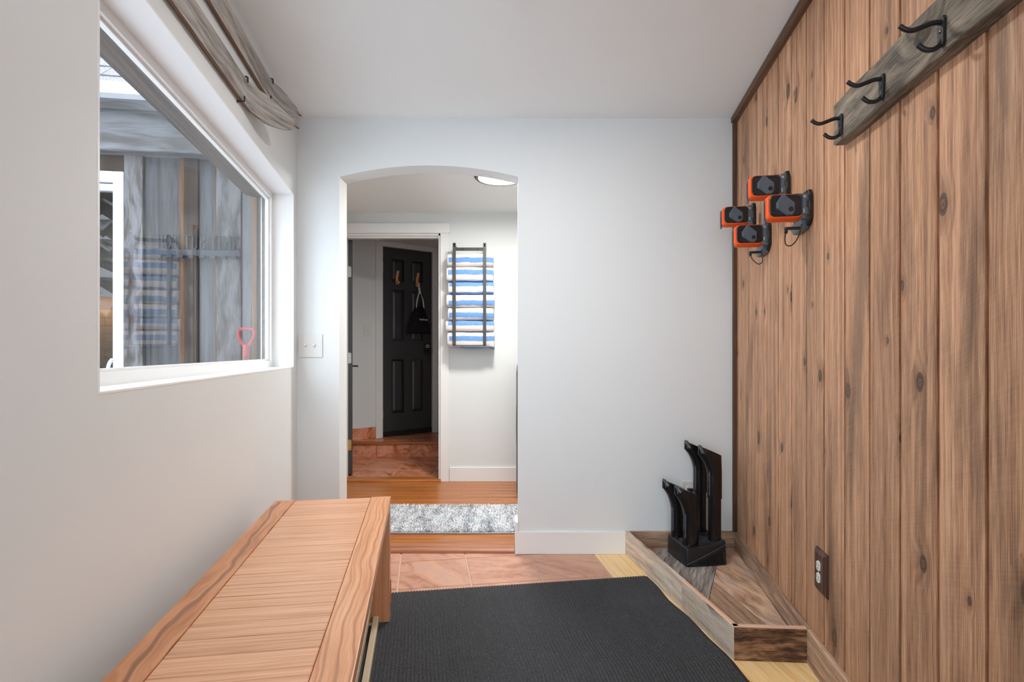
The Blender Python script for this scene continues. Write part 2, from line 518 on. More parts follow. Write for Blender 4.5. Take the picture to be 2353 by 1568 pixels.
# ------------------------------------------------------------------ left wall with the window recess (frame ML)
S0, S1 = 1.168, 2.952
ZB = 0.990
def ztop(s):
    return 1.915 - (s - 1.37) * 0.0215
T1 = 0.16
wl = new()
box(wl, 0.0, S0, 0, T1, 0, CEIL + 0.05)
box(wl, S1, 3.06, 0, T1, 0, CEIL + 0.05)
box(wl, S0, S1, 0, T1, 0, ZB)
prism(wl, [(S0, ztop(S0)), (S1, ztop(S1)), (S1, CEIL + 0.05), (S0, CEIL + 0.05)], 0, T1, 'y')
clip(wl, ML.inverted() @ Vector((0, 3.06, 0)), ML.inverted().to_3x3() @ Vector((0, 1, 0)))
struct(mk('wall_left', wl, M['wall'], None, ML), 'pale grey painted wall with the recessed picture window')

w1 = holder('window_1', ML)
w1['label'] = 'large picture window in a deep white recess'
e = 0.003
mk('window_sill', bx(S0, S1, -0.001, 0.105, ZB - 0.004, ZB + e, 0.001), M['white'], w1)
mk('jamb', bx(S1 - e, S1 + 0.004, -0.001, 0.105, ZB, ztop(S1)), M['white'], w1)
mk('jamb', bx(S0 - 0.004, S0 + e, -0.001, 0.105, ZB, ztop(S0)), M['white'], w1)
mk('head', prism(new(), [(S0, ztop(S0) - e), (S1, ztop(S1) - e), (S1, ztop(S1) + 0.004), (S0, ztop(S0) + 0.004)], -0.001, 0.105, 'y'), M['white'], w1)
FW = 0.034
def sash(o, i, t0, t1):
    """frame ring between two insets, as four mitred bars"""
    a = [(S0 + o, ZB + o), (S1 - o, ZB + o), (S1 - o, ztop(S1) - o), (S0 + o, ztop(S0) - o)]
    b = [(S0 + i, ZB + i), (S1 - i, ZB + i), (S1 - i, ztop(S1) - i), (S0 + i, ztop(S0) - i)]
    out = []
    for k in range(4):
        q = [a[k], a[(k + 1) % 4], b[(k + 1) % 4], b[k]]
        out.append(prism(new(), q, t0, t1, 'y'))
    return out
for bm in sash(0.002, FW, 0.100, 0.128):
    mk('window_frame', bm, M['white'], w1)
for bm in sash(0.002, FW + 0.009, 0.112, 0.128):
    mk('glazing_bead', bm, M['white'], w1)
pane_pts = [(S0 + FW, ZB + FW), (S1 - FW, ZB + FW), (S1 - FW, ztop(S1) - FW), (S0 + FW, ztop(S0) - FW)]
mk('pane', prism(new(), pane_pts, 0.122, 0.125, 'y'), M['glass'], w1)
M['extbrown'] = wood('brown_exterior_trim', [lin(52, 44, 40), lin(84, 72, 64), lin(104, 90, 80)], axis=0, F=60, rough=0.6)
for k, bm in enumerate(sash(-0.012, FW - 0.004, 0.130, 0.200)):
    if k == 2:
        mk('exterior_trim', bm, M['extbrown'], w1)
    else:
        bm.free()
for k, bm in enumerate(sash(-0.02, FW - 0.010, 0.200, 0.222)):
    if k == 2:
        mk('exterior_stop', bm, M['extbrown'], w1)
    else:
        bm.free()
for k, bm in enumerate(sash(-0.012, FW + 0.006, 0.129, 0.144)):
    if k != 2:
        mk('exterior_trim', bm, M['extbrown'], w1)
    else:
        bm.free()

# ------------------------------------------------------------------ back wall with the arched opening
AX0, AX1 = -0.915, 0.031
SPR, APX = 1.998, 2.058
YB0, YB1 = 3.0, 3.134
arc = []
for k in range(25):
    f = k / 24
    arc.append((AX0 + (AX1 - AX0) * f, SPR + (APX - SPR) * (1 - (2 * f - 1) ** 2)))
wb = new()
zc_ = CEIL + 0.05
box(wb, -1.27, AX0, YB0, YB1, 0, zc_)
box(wb, AX1, 1.36, YB0, YB1, 0, zc_)
for k in range(24):
    prism(wb, [arc[k], arc[k + 1], (arc[k + 1][0], zc_), (arc[k][0], zc_)], YB0, YB1, 'y')
bmesh.ops.remove_doubles(wb, verts=wb.verts, dist=1e-5)
inner = {}
for f in list(wb.faces):
    key = tuple(sorted(v.index for v in f.verts))
wb.verts.index_update()
dup = {}
for f in wb.faces:
    dup.setdefault(frozenset(v.index for v in f.verts), []).append(f)
bmesh.ops.delete(wb, geom=[f for l in dup.values() if len(l) > 1 for f in l], context='FACES')
struct(mk('wall_back', wb, M['wall']), 'pale painted end wall with a low arched opening')
BBH = 0.119
bbk = struct(mk('baseboard_back', bx(AX1 - 0.016, 0.600, 2.985, 3.0005, 0, BBH, 0.002), M['trim']), 'white baseboard on the end wall')
mk('baseboard_return', bx(AX1 - 0.016, AX1 + 0.0005, 2.99, 3.118, 0.0, BBH + 0.049, 0.002), M['trim'], bbk)

# ------------------------------------------------------------------ right wall clad in vertical planks (frame MR, y into the room)
SR_END = 3.03
wr = new()
box(wr, 0.0, SR_END, -0.14, -0.0095, 0, CEIL + 0.05)
clip(wr, MR.inverted() @ Vector((0, 3.05, 0)), MR.inverted().to_3x3() @ Vector((0, 1, 0)))
wrO = struct(mk('wall_right', wr, M['groove'], None, MR), 'wall clad in brown stained vertical pine planks')
PW, GAP = 0.1557, 0.0125
for k in range(-7, 13):
    s = 1.0876 + PW * k
    s1 = min(s + PW - GAP / 2, SR_END - 0.004)
    w = s1 - (s + GAP / 2)
    if w < 0.02:
        continue
    bm = new()
    box(bm, -w / 2, w / 2, -0.012, 0.0, 0, CEIL, 0.0022)
    mk('plank', bm, M['plank'], wrO, Matrix.Translation((s + GAP / 2 + w / 2, 0, 0)))
struct(mk('trim_1', bx(0.0, SR_END - 0.006, -0.004, 0.030, CEIL - 0.030, CEIL, 0.003), M['ptrim'], None, MR), 'stained wood strip where the planks meet the ceiling')
struct(mk('trim_2', bx(SR_END - 0.020, SR_END - 0.0, -0.004, 0.022, 0.118, CEIL - 0.03, 0.002), M['ctrim'], None, MR), 'dark stained corner strip beside the planks')

# unseen porch and wide glazed door behind the viewer, added to bring in daylight
struct(mk('wall_added_porch_left', boxes([(-1.9, -0.66, -0.12, 0.0, 0, CEIL), (-1.9, -1.8, REAR, -0.12, 0, CEIL)]), M['wall']))
struct(mk('wall_added_porch_right', boxes([(0.745, 2.1, -0.12, 0.0, 0, CEIL), (2.0, 2.1, REAR, -0.12, 0, CEIL)]), M['wall']))
wre = new()
GX0, GX1, GZ = -1.65, 1.85, 2.15
box(wre, -1.9, GX0, REAR - 0.12, REAR, 0, CEIL)
box(wre, GX1, 2.1, REAR - 0.12, REAR, 0, CEIL)
box(wre, GX0, GX1, REAR - 0.12, REAR, GZ, CEIL)
struct(mk('wall_rear', wre, M['wall']))
d1 = holder('door_added_offscreen', frame((GX0, REAR - 0.06, 0), 0))
d1['label'] = 'white glazed patio door added out of view for daylight'
gw = (GX1 - GX0) / 4
for k in range(4):
    a, b = k * gw + 0.002, (k + 1) * gw - 0.002
    mk('stile', bx(a, a + 0.045, -0.02, 0.02, 0.0, GZ), M['white'], d1)
    mk('stile', bx(b - 0.045, b, -0.02, 0.02, 0.0, GZ), M['white'], d1)
    mk('rail', bx(a + 0.045, b - 0.045, -0.02, 0.02, 0.0, 0.08), M['white'], d1)
    mk('rail', bx(a + 0.045, b - 0.045, -0.02, 0.02, GZ - 0.05, GZ), M['white'], d1)
    mk('pane', bx(a + 0.045, b - 0.045, -0.003, 0.003, 0.08, GZ - 0.05), M['glass'], d1)

# ------------------------------------------------------------------ hall beyond the arch
HZ, HCE, HY = 0.018, 2.187, 4.57
HX0, HX1 = -1.52, 1.30
hf = struct(mk('floor_hall', bx(HX0 - 0.1, HX1 + 0.1, 3.105, HY + 0.12, -0.1, HZ - 0.012), M['hallwood']), 'amber wood floor of the hall')
y = 3.106
k = 0
while y < HY - 0.001:
    w = min(0.092, HY - y)
    xs = [HX0, HX0 + 0.55 + 0.3 * (k % 3), HX0 + 1.6 + 0.25 * ((k * 2) % 3), HX1]
    for j in range(3):
        mk('floor_plank', bx(0, xs[j + 1] - xs[j] - 0.0008, 0, w - 0.0008, -0.013, 0, 0.0008), M['hallwood'], hf, Matrix.Translation((xs[j], y, HZ)))
    y += w
    k += 1
th = new()
prism(th, [(2.998, 0), (2.998, 0.012), (3.012, 0.021), (3.104, 0.021), (3.104, 0)], AX0 + 0.001, AX1 - 0.017, 'x', 0.002)
struct(mk('trim_3', th, M['thresh']), 'wooden threshold strip under the arch')
hc = struct(mk('ceiling_hall', bx(HX0 - 0.1, HX1 + 0.1, YB1, 4.70, HCE, HCE + 0.1), M['ceil']))
# hall end wall with the doorway to the vestibule
DX0, DX1, DZ = -1.375, -0.577, 2.02
hw = new()
box(hw, HX0 - 0.1, DX0, HY, HY + 0.12, 0, HCE + 0.05)
box(hw, DX1, HX1 + 0.1, HY, HY + 0.12, 0, HCE + 0.05)
box(hw, DX0, DX1, HY, HY + 0.12, DZ, HCE + 0.05)
struct(mk('wall_hall_end', hw, M['wall']), 'pale hall wall with a cased doorway')
struct(mk('wall_hall_left', bx(HX0 - 0.1, HX0, 3.14, HY, 0, HCE + 0.05), M['wall']))
struct(mk('wall_hall_right', bx(HX1, HX1 + 0.1, 3.14, HY, 0, HCE + 0.05), M['wall']))
struct(mk('baseboard_hall', bx(DX1 + 0.072, HX1, HY - 0.014, HY + 0.0005, HZ, HZ + 0.115, 0.002), M['trim']), 'white baseboard along the hall wall')
dc = holder('trim_4')
dc['label'] = 'white painted door casing in the hall'
mk('side_casing', bx(DX1, DX1 + 0.070, HY - 0.018, HY + 0.0005, HZ, DZ, 0.002), M['trim'], dc)
mk('side_casing', bx(DX0 - 0.070, DX0, HY - 0.018, HY + 0.0005, HZ, DZ, 0.002), M['trim'], dc)
mk('head_casing', bx(DX0 - 0.085, DX1 + 0.078, HY - 0.024, HY + 0.0005, DZ, DZ + 0.080, 0.002), M['trim'], dc)
mk('jamb', bx(DX1 - 0.016, DX1 + 0.001, HY, HY + 0.122, HZ, DZ), M['trim'], dc)
mk('jamb', bx(DX0 - 0.001, DX0 + 0.016, HY, HY + 0.122, HZ, DZ), M['trim'], dc)
mk('jamb', bx(DX0, DX1, HY, HY + 0.122, DZ - 0.016, DZ + 0.001), M['trim'], dc)
mk('stop', bx(DX0, DX1, HY + 0.03, HY + 0.075, DZ - 0.030, DZ - 0.012), M['trim'], dc)
VZ = 0.030
th2 = prism(new(), [(HY - 0.034, HZ - 0.002), (HY - 0.034, HZ + 0.012), (HY - 0.026, HZ + 0.020), (HY + 0.065, HZ + 0.024), (HY + 0.065, 0)], DX0, DX1 + 0.006, 'x', 0.002)
struct(mk('trim_5', th2, M['hallwood']), 'wooden threshold strip in the hall doorway')

# ------------------------------------------------------------------ vestibule
D0 = Vector((-1.3246, 5.796, 0)); DD = Vector((0.786, 0.618, 0)).normalized()
VANG = math.atan2(DD.y, DD.x)
MV = frame((D0.x, D0.y, 0), VANG)          # x along the slanted wall, y beyond it
VX0, VX1, RIS, STZ, VCE = -2.05, -0.40, 5.545, 0.182, 2.195
vf = struct(mk('floor_vestibule', bx(VX0, VX1, HY + 0.06, 6.9, -0.1, VZ - 0.003), M['grout']), 'rust slate tile floor of the vestibule')
xs = [-1.329 + 0.3265 * i for i in range(-3, 4)]
ys = [4.947 + 0.303 * j for j in range(-1, 3)]
ys[0] = HY + 0.066
ys[-1] = RIS + 0.01
for i in range(len(xs) - 1):
    for j in range(len(ys) - 1):
        a, b = max(xs[i] + 0.004, VX0), min(xs[i + 1] - 0.004, VX1)
        if b - a < 0.03: continue
        mk('floor_tile', bx(a, b, ys[j] + 0.003, ys[j + 1] - 0.003, VZ - 0.012, VZ, 0.0015), M['tile2'], vf)
st = struct(mk('trim_6', bx(VX0, VX1, RIS + 0.012, 6.9, 0, STZ - 0.004), M['grout']), 'tiled step below the slanted black door')
for i in range(len(xs) - 1):
    a, b = max(xs[i] + 0.003, VX0), min(xs[i + 1] - 0.003, VX1)
    if b - a < 0.03: continue
    mk('riser_tile', bx(a, b, RIS, RIS + 0.014, VZ, STZ - 0.028, 0.0015), M['tile2'], st)
    for j in range(4):
        mk('step_tile', bx(a, b, RIS + 0.01 + 0.33 * j, RIS + 0.336 + 0.33 * j, STZ - 0.012, STZ, 0.0015), M['tile2'], st)
mk('nosing', bx(VX0, VX1, RIS - 0.022, RIS + 0.008, STZ - 0.026, STZ + 0.001, 0.006, 2), M['hallwood'], st)
DW, DH = 0.574, 1.957
vw = new()
box(vw, -0.95, -0.012, 0, 0.12, 0, VCE + 0.05)
box(vw, DW + 0.012, 0.705, 0, 0.12, 0, VCE + 0.05)
box(vw, -0.012, DW + 0.012, 0, 0.12, STZ + DH + 0.012, VCE + 0.05)
box(vw, -0.012, DW + 0.012, 0.055, 0.12, 0, STZ + DH + 0.012)  # unseen slab behind the door, added to stop light leaking round it
struct(mk('wall_vestibule_slanted', vw, M['wall'], None, MV), 'slanted vestibule wall around the black door')
cx = MV @ Vector((0.66, 0, 0))
struct(mk('wall_vestibule_end', bx(cx.x, VX1 + 0.1, cx.y + 0.005, cx.y + 0.1, 0, VCE + 0.05), M['wall']))
M['darkslate'] = slate('dark_grey_slate', [lin(60, 60, 56), lin(92, 90, 84), lin(118, 114, 106)])
struct(mk('baseboard_vestibule', bx(cx.x + 0.006, cx.x + 0.30, cx.y - 0.008, cx.y + 0.006, STZ, STZ + 0.285, 0.002), M['darkslate']), 'dark grey slate skirting in the vestibule corner')
struct(mk('wall_vestibule_left', bx(VX0 - 0.1, VX0, HY + 0.12, 6.2, 0, VCE + 0.05), M['wall']))
struct(mk('wall_vestibule_right', bx(VX1, VX1 + 0.1, HY + 0.12, 6.6, 0, VCE + 0.05), M['wall']))
struct(mk('ceiling_vestibule', bx(VX0, VX1, HY + 0.12, 6.9, VCE, VCE + 0.1), M['ceil']))
vb2 = holder('baseboard_slanted', MV)
vb2['label'] = 'rust slate skirting tiles beside the slanted door'
mk('skirting_tile', bx(-0.40, -0.083, -0.010, 0.001, STZ, STZ + 0.118, 0.001), M['tile2'], vb2)
mk('skirting_tile', bx(-0.72, -0.404, -0.010, 0.001, STZ, STZ + 0.118, 0.001), M['tile2'], vb2)
vc = holder('trim_7', MV)
vc['label'] = 'white casing around the slanted black door'
mk('side_casing', bx(-0.080, -0.004, -0.016, 0.001, STZ, STZ + DH + 0.004, 0.002), M['trim'], vc)
mk('side_casing', bx(DW + 0.004, DW + 0.072, -0.016, 0.001, STZ, STZ + DH + 0.004, 0.002), M['trim'], vc)
mk('head_casing', bx(-0.080, DW + 0.072, -0.016, 0.001, STZ + DH + 0.004, VCE - 0.001, 0.002), M['trim'], vc)

# six-panel black door, its face slightly behind the casing
door = holder('door_2', MV @ Matrix.Translation((0, 0.004, STZ + 0.008)))
door['label'] = 'black six-panel door in the slanted vestibule wall'
dh = DH - 0.010
sw, mw = 0.105, 0.088
pw = (DW - 2 * sw - mw) / 2
rows = [(0.235, 0.790), (0.985, 1.515), (1.605, 1.835)]
bm = new()
box(bm, 0.002, DW - 0.002, 0.012, 0.040, 0, dh)
for a, b in ((0.002, sw), (sw + pw, sw + pw + mw), (DW - sw, DW - 0.002)):
    box(bm, a, b, 0, 0.012, 0, dh)
zs = [0] + [z for r in rows for z in r] + [dh]
for q in range(0, len(zs), 2):
    for a in (sw, sw + pw + mw):
        box(bm, a, a + pw, 0, 0.012, zs[q], zs[q + 1])
mk('slab', bm, M['black'], door)
for z0, z1 in rows:
    for a in (sw, sw + pw + mw):
        bm = new()
        o, i = 0.0, 0.026
        rings = []
        for ins, y in ((0.0, 0.012), (0.006, 0.0135), (0.016, 0.012), (0.034, 0.004), (0.036, 0.004)):
            rings.append([(a + ins, y, z0 + ins), (a + pw - ins, y, z0 + ins), (a + pw - ins, y, z1 - ins), (a + ins, y, z1 - ins)])
        mk('door_panel', loft(bm, rings), M['black'], door)
mk('bottom_sweep', bx(0.004, DW - 0.004, -0.012, 0.0, 0.004, 0.050, 0.002), M['satin'], door)
lk = mk('keypad_lock', bx(DW - 0.090, DW - 0.030, -0.022, 0.0, 0.845, 0.968, 0.005, 2), M['satin'], door, None, 40)
for r, (z, wd) in enumerate(((0.950, 0.010), (0.936, 0.024), (0.919, 0.024))):
    mk('button_row', bx(DW - 0.060 - wd, DW - 0.060 + wd, -0.024, -0.021, z - 0.005, z + 0.005, 0.001), M['lgrey'], lk)
mk('thumb_turn', lathe(new(), [(0.0, -0.040), (0.015, -0.040), (0.018, -0.034), (0.018, -0.020), (0, -0.020)], 20, 'y', (DW - 0.058, 0, 0.880)), M['satin'], lk, None, 40)
mk('strike', bx(DW - 0.003, DW + 0.006, -0.017, -0.012, 0.85, 0.915), M['nickel'], door)
for z in (0.18, 1.70):
    mk('hinge', bx(-0.004, 0.006, -0.006, 0.004, z, z + 0.09), M['nickel'], door)

# black passage door standing open, seen on its hinge edge
hd = Vector((-1.352, 4.715, 0))
HA = math.atan2(hd.y, hd.x)
pd = holder('door_3', frame((hd.x, hd.y, VZ + 0.012), HA + 0.012))
pd['label'] = 'black passage door standing open on its hinges'
mk('slab', bx(0, 0.74, -0.022, 0.021, 0, 1.955, 0.0015), M['black'], pd)
for z, mt in ((0.245, 'brass'), (0.970, 'nickel'), (1.690, 'nickel')):
    h = mk('hinge', prism(new(), roundrect(0.030, 0.088, 0.008, 4, 0.003, z), -0.0025, 0.0, 'x'), M[mt], pd)
    tube(bm := new(), [(-0.006, 0.026, z - 0.044), (-0.006, 0.026, z + 0.044)], 0.0055, 10)
    mk('knuckle', bm, M[mt], h, None, 40)
    for dz in (-0.03, 0.0, 0.03):
        mk('screw', lathe(new(), [(0, -0.0035), (0.003, -0.003), (0.003, -0.002)], 8, 'x', (0, -0.004, z + dz)), M['slot'], h)
hdl = mk('handle', lathe(new(), [(0, -0.034), (0.024, -0.032), (0.026, -0.022), (0, -0.022)], 20, 'y', (0.675, 0, 0.885)), M['blackmetal'], pd, None, 40)
mk('lever', tube(new(), smooth_path([(0.675, -0.03, 0.885), (0.675, -0.062, 0.885), (0.66, -0.074, 0.886), (0.58, -0.076, 0.884)], 4), 0.008, 10), M['blackmetal'], hdl, None, 40)
mk('rose', lathe(new(), [(0, 0.021), (0.026, 0.021), (0.024, 0.031), (0, 0.033)], 20, 'y', (0.675, 0, 0.885)), M['blackmetal'], hdl, None, 40)
mk('lever', tube(new(), smooth_path([(0.675, 0.03, 0.885), (0.675, 0.058, 0.885), (0.66, 0.068, 0.885), (0.60, 0.07, 0.885)], 4), 0.008, 10), M['blackmetal'], hdl, None, 40)

# ================================================================== oak bench (frame: along the left wall)
BS1, BT0, BT1, BH = 2.246, -0.5265, -0.0785, 0.480
BL = 1.52
MB = ML @ Matrix.Translation((BS1 - BL, BT0, 0))      # x along, y towards the wall
WB = BT1 - BT0
bench = thing('bench', 'honey oak bench with cross-boarded top beside the pale wall', 'bench', MB)
RW, RB = 0.077, 0.074
TH = 0.030
mk('top_rail', bx(0, BL, 0, RW, BH - TH, BH, 0.0022, 2), M['oakrail'], bench)
mk('top_rail', bx(0, BL, WB - RB, WB, BH - TH, BH, 0.0022, 2), M['oakback'], bench)
mk('end_cap', bx(BL - 0.0005, BL + 0.016, 0, RW, BH - TH, BH, 0.002, 2), M['oak'], bench)
mk('end_cap', bx(BL - 0.0005, BL + 0.016, WB - RB, WB, BH - TH, BH, 0.002, 2), M['oakleg'], bench)
PWB = 0.0690
x1 = BL + 0.016
i = 0
mk('under_board', bx(0.002, BL + 0.012, RW - 0.004, WB - RB + 0.004, BH - 0.030, BH - 0.0105), M['oakrail'], bench)
while x1 > 0.001:
    x0 = max(0, x1 - PWB)
    yy0, yy1 = RW + 0.0025, WB - RB - 0.0008
    bm = bx(x0 + 0.0008, x1 - 0.0008, yy0, yy1, BH - 0.024, BH - 0.0028, 0.0014)
    mk('top_board', bm, M['oak'], bench)
    x1 = x0
    i += 1
for xa in (0.03, BL - 0.075):
    for ya in (0.000, WB - 0.075):
        mk('leg', bx(xa, xa + 0.075, ya, ya + 0.075, 0.0075, BH - TH, 0.002, 2), M['oakleg'], bench)
mk('apron', bx(0.105, BL - 0.075, WB - 0.04, WB - 0.018, BH - TH - 0.08, BH - TH), M['oakleg'], bench)
mk('apron', bx(BL - 0.055, BL - 0.030, 0.075, WB - 0.075, BH - TH - 0.08, BH - TH), M['oakleg'], bench)
mk('bracket', bx(BL - 0.030, BL - 0.012, -0.004, 0.014, 0.060, 0.155, 0.001), M['oakleg'], bench)

# low cream heater panel under the bench
MH = ML @ Matrix.Translation((0.55, -0.452, 0))
heat = thing('baseboard_heater', 'low cream metal vented panel tucked under the oak bench', 'heater', MH)
HLN = 1.655
mk('bottom_lip', prism(new(), [(-0.012, 0.008), (-0.034, 0.008), (-0.034, 0.032), (-0.030, 0.034), (-0.012, 0.034)], 0, HLN, 'x', 0.001), M['cream'], heat)
mk('end_cap', prism(new(), [(-0.034, 0.008), (-0.034, 0.034), (0.02, 0.080), (0.05, 0.080), (0.05, 0.008)], HLN, HLN + 0.006, 'x'), M['cream'], heat)
mk('front_panel', bx(0, HLN, -0.006, -0.001, 0.060, 0.215, 0.001), M['cream'], heat)
mk('body', bx(0.001, HLN, 0.012, 0.055, 0.008, 0.205), M['cream'], heat)
mk('foot', bx(0.02, 0.05, -0.03, 0.05, 0.0, 0.0085), M['cream'], heat)
mk('foot', bx(HLN - 0.05, HLN - 0.02, -0.03, 0.05, 0.0, 0.0085), M['cream'], heat)
src = None
for k in range(58):
    x = 0.02 + k * 0.0282
    mt = Matrix.Translation((x, -0.0065, 0.108)) @ Matrix.Rotation(math.radians(-24), 4, 'Y')
    if src is None:
        src = mk('louvre', bx(0, 0.018, -0.0045, 0.001, 0, 0.0022), M['cream'], heat, mt)
    else:
        inst(src, heat, mt)

# ================================================================== ribbed mat
g = G('charcoal_ribbed_carpet')
co = g.n('ShaderNodeTexCoord').outputs['Object']
sp = g.n('ShaderNodeTexVoronoi', {'Vector': co, 'Scale': 1000.0})
spc = g.n('ShaderNodeSeparateColor', {0: sp.outputs['Color']}).outputs[0]
sp2 = g.noise(co, 420, 3)
f = g.m2('ADD', g.m2('MULTIPLY', spc, 0.75), g.m2('MULTIPLY', sp2, 0.25))
col = g.ramp(f, [(0.0, lin(36, 36, 37)), (0.45, lin(58, 59, 60)), (0.75, lin(84, 85, 88)), (1.0, lin(146, 148, 152))])
big = g.noise(co, 2.2, 4)
col = g.mix(g.m2('MULTIPLY', g.map(big, 0.52, 0.72), 0.18), col, lin(96, 98, 100))
g.set(Base_Color=col, Roughness=0.95)
g.b.inputs['Specular IOR Level'].default_value = 0.15
g.bump(f, 0.7, 0.002)
M['mat'] = g.m
M['rubber'] = plain('black_rubber_edge', (0.022, 0.022, 0.023, 1), 0.6)
MM = ML @ Matrix.Translation((0, -0.445, 0))         # y negative = towards the plank wall
mat = thing('floor_mat', 'charcoal ribbed runner mat on the floor beside the bench', 'mat', MM)
ms0, ms1, mw = -0.55, 2.4455, 1.263
def mat_edge(s):
    return -mw + 0.007 * math.sin(s * 9.2 + 0.6) + 0.004 * math.sin(s * 21) + 0.012 * (s - 2.2) ** 2 * 0.3
def mat_lift(s):
    return 0.0035 * (1 + math.sin(s * 9.2 + 1.2)) 
bm = new()
nrib = 96
rows = 56
prev = None
prof = []
for k in range(nrib):
    for j, (o, h) in enumerate(((0.05, 0.0058), (0.22, 0.0082), (0.5, 0.0091), (0.78, 0.0082), (0.95, 0.0058))):
        prof.append(((k + o) / nrib, h))
for r in range(rows + 1):
    s = ms0 + (ms1 - ms0) * r / rows
    e1 = mat_edge(s) + 0.012
    lf = mat_lift(s)
    row = []
    for f, h in prof:
        t = -0.012 + (e1 + 0.012) * f
        w = max(0, (f - 0.93) / 0.07)
        hh = h if r < rows else h * 0.9
        row.append(bm.verts.new((s + (0.002 * math.sin(f * nrib * 2 * PI) if r == rows else 0), t, hh + lf * w * w)))
    if prev:
        for q in range(len(row) - 1):
            bm.faces.new((prev[q], row[q], row[q + 1], prev[q + 1]))
    prev = row
last = prev
bot = [bm.verts.new((v.co.x, v.co.y, 0.0005)) for v in last]
for q in range(len(last) - 1):
    bm.faces.new((last[q], bot[q], bot[q + 1], last[q + 1]))
mk('ribbed_pile', bm, M['mat'], mat, None, 60)
bm = new()
prev = None
for r in range(rows + 1):
    s = ms0 + (ms1 - ms0) * r / rows
    e1 = mat_edge(s); lf = mat_lift(s)
    row = [bm.verts.new(p) for p in ((s, e1 + 0.016, 0.0005 + lf), (s, e1 + 0.014, 0.0052 + lf), (s, e1 + 0.002, 0.0038 + lf), (s, e1, 0.0005 + lf * 0.8))]
    if prev:
        for q in range(4):
            bm.faces.new((prev[q], row[q], row[(q + 1) % 4], prev[(q + 1) % 4]))
    else:
        bm.faces.new(row)
    prev = row
bm.faces.new(list(reversed(prev)))
mk('edge_binding', bm, M['rubber'], mat)
mk('edge_binding', bx(ms0, ms1, -0.014, 0.0, 0.0004, 0.0048, 0.001), M['rubber'], mat)
mk('backing', bx(ms0, ms1 - 0.004, -1.23, -0.006, 0.0003, 0.0030), M['rubber'], mat)

# ================================================================== boot tray of reclaimed boards
A_ = Vector((0.598, 2.998)); B_ = Vector((0.769, 1.964)); 
def wallR(Y, off=0.0):
    p = MR @ Vector((Y * math.sqrt(1 + TR * TR), off, 0))
    return Vector((p.x, p.y))
tray = thing('boot_tray', 'low boot tray framed in weathered reclaimed boards under the planks', 'tray', Matrix.Translation((0.85, 2.5, 0)))
TI = MW[tray.name].inverted()
def board(name, p0, p1, z0, z1, th, mat, parent, b=0.0015, ext=0.0):
    """upright board whose outer face runs p0 to p1; thickness goes to the left of that direction"""
    p0 = Vector((p0[0], p0[1])); p1 = Vector((p1[0], p1[1]))
    d = p1 - p0
    Mw = frame((p0.x, p0.y, 0), math.atan2(d.y, d.x))
    return mk(name, bx(0, d.length, 0, th, z0, z1, b), mat, parent, MW[parent.name].inverted() @ Mw)
TBH = 0.119
seam = A_ + (B_ - A_) * 0.625
board('rail', A_, seam - (B_ - A_).normalized() * 0.0008, 0, TBH, 0.021, M['traygrey'], tray)
rl = board('rail', seam, B_, 0, TBH - 0.0015, 0.021, M['traygrey'], tray)
d_ = (B_ - A_).normalized(); n_ = Vector((-d_.y, d_.x))
board('cut_edge', seam + n_ * 0.0012, B_ + n_ * 0.0012, TBH - 0.004, TBH, 0.0185, M['traypink'], tray, 0.0005)
E_ = wallR(1.945, 0.014)
f0 = B_ + Vector((0.0, 0.0)); 
board('front_board', f0 + Vector((0.001, -0.0005)), E_ + Vector((0.0, 0.0)), 0, TBH - 0.0035, 0.021, M['traydark'], tray)
fd = (E_ - f0).normalized(); fn = Vector((-fd.y, fd.x))
board('cut_edge', f0 + fn * 0.0006, E_ + fn * 0.0006, TBH - 0.004, TBH, 0.0198, M['traypink'], tray, 0.0005)
Bk0 = A_ + Vector((0.022, -0.02)); Bk1 = wallR(2.978, 0.016)
board('back_board', Bk0, Bk1, 0, TBH + 0.001, 0.0195, M['traybrown'], tray)
W0, W1, W2 = wallR(1.948, 0.017), wallR(2.30, 0.017), wallR(2.975, 0.017)
def wboard(p1, p0, mat):
    d = p1 - p0
    Mw = frame((p0.x, p0.y, 0), math.atan2(d.y, d.x))
    return mk('wall_board', bx(0, d.length - 0.0008, -0.0175, 0, 0, TBH + 0.001, 0.0015), mat, tray, TI @ Mw)
wboard(W1, W0, M['traybrown'])
wboard(W2, W1, M['traybrown'])
# floor planks, clipped to the tray outline
TFZ = 0.036
out = [A_ + n_ * 0.021, B_ + n_ * 0.021 - d_ * 0.021, E_ + Vector((-0.004, 0.021)), Bk1 + Vector((-0.003, -0.001))]
cin = sum((Vector((p.x, p.y)) for p in out), Vector((0, 0))) / 4
def plank_poly(pts, mat, ang):
    bm = new()
    prism(bm, pts, 0.004, TFZ + random.uniform(-0.0008, 0.0008))
    bmesh.ops.recalc_face_normals(bm, faces=bm.faces)
    for i in range(4):
        p, q = out[i], out[(i + 1) % 4]
        d = q - p
        nn = Vector((d.y, -d.x))
        if nn.dot(cin - p) > 0: nn = -nn
        clip(bm, (p.x, p.y, 0), (nn.x, nn.y, 0))
    c = pts[0]
    Mw = frame((c[0], c[1], 0), ang)
    bmesh.ops.transform(bm, matrix=Mw.inverted(), verts=bm.verts)
    return mk('floor_plank', bm, mat, tray, TI @ Mw)
sa = Vector((0.986, 2.7256)); sb = Vector((0.8266, 2.372)); sd = (sb - sa).normalized()
s1 = Vector((0.770, 2.955))
g1 = 0.0012
L2 = lambda p, k: (p.x + sd.x * k, p.y + sd.y * k)
nx = Vector((-sd.y, sd.x))
def sh(p, k): return Vector((p.x + nx.x * k, p.y + nx.y * k))
sgn = 1 if (s1 - sa).dot(nx) > 0 else -1
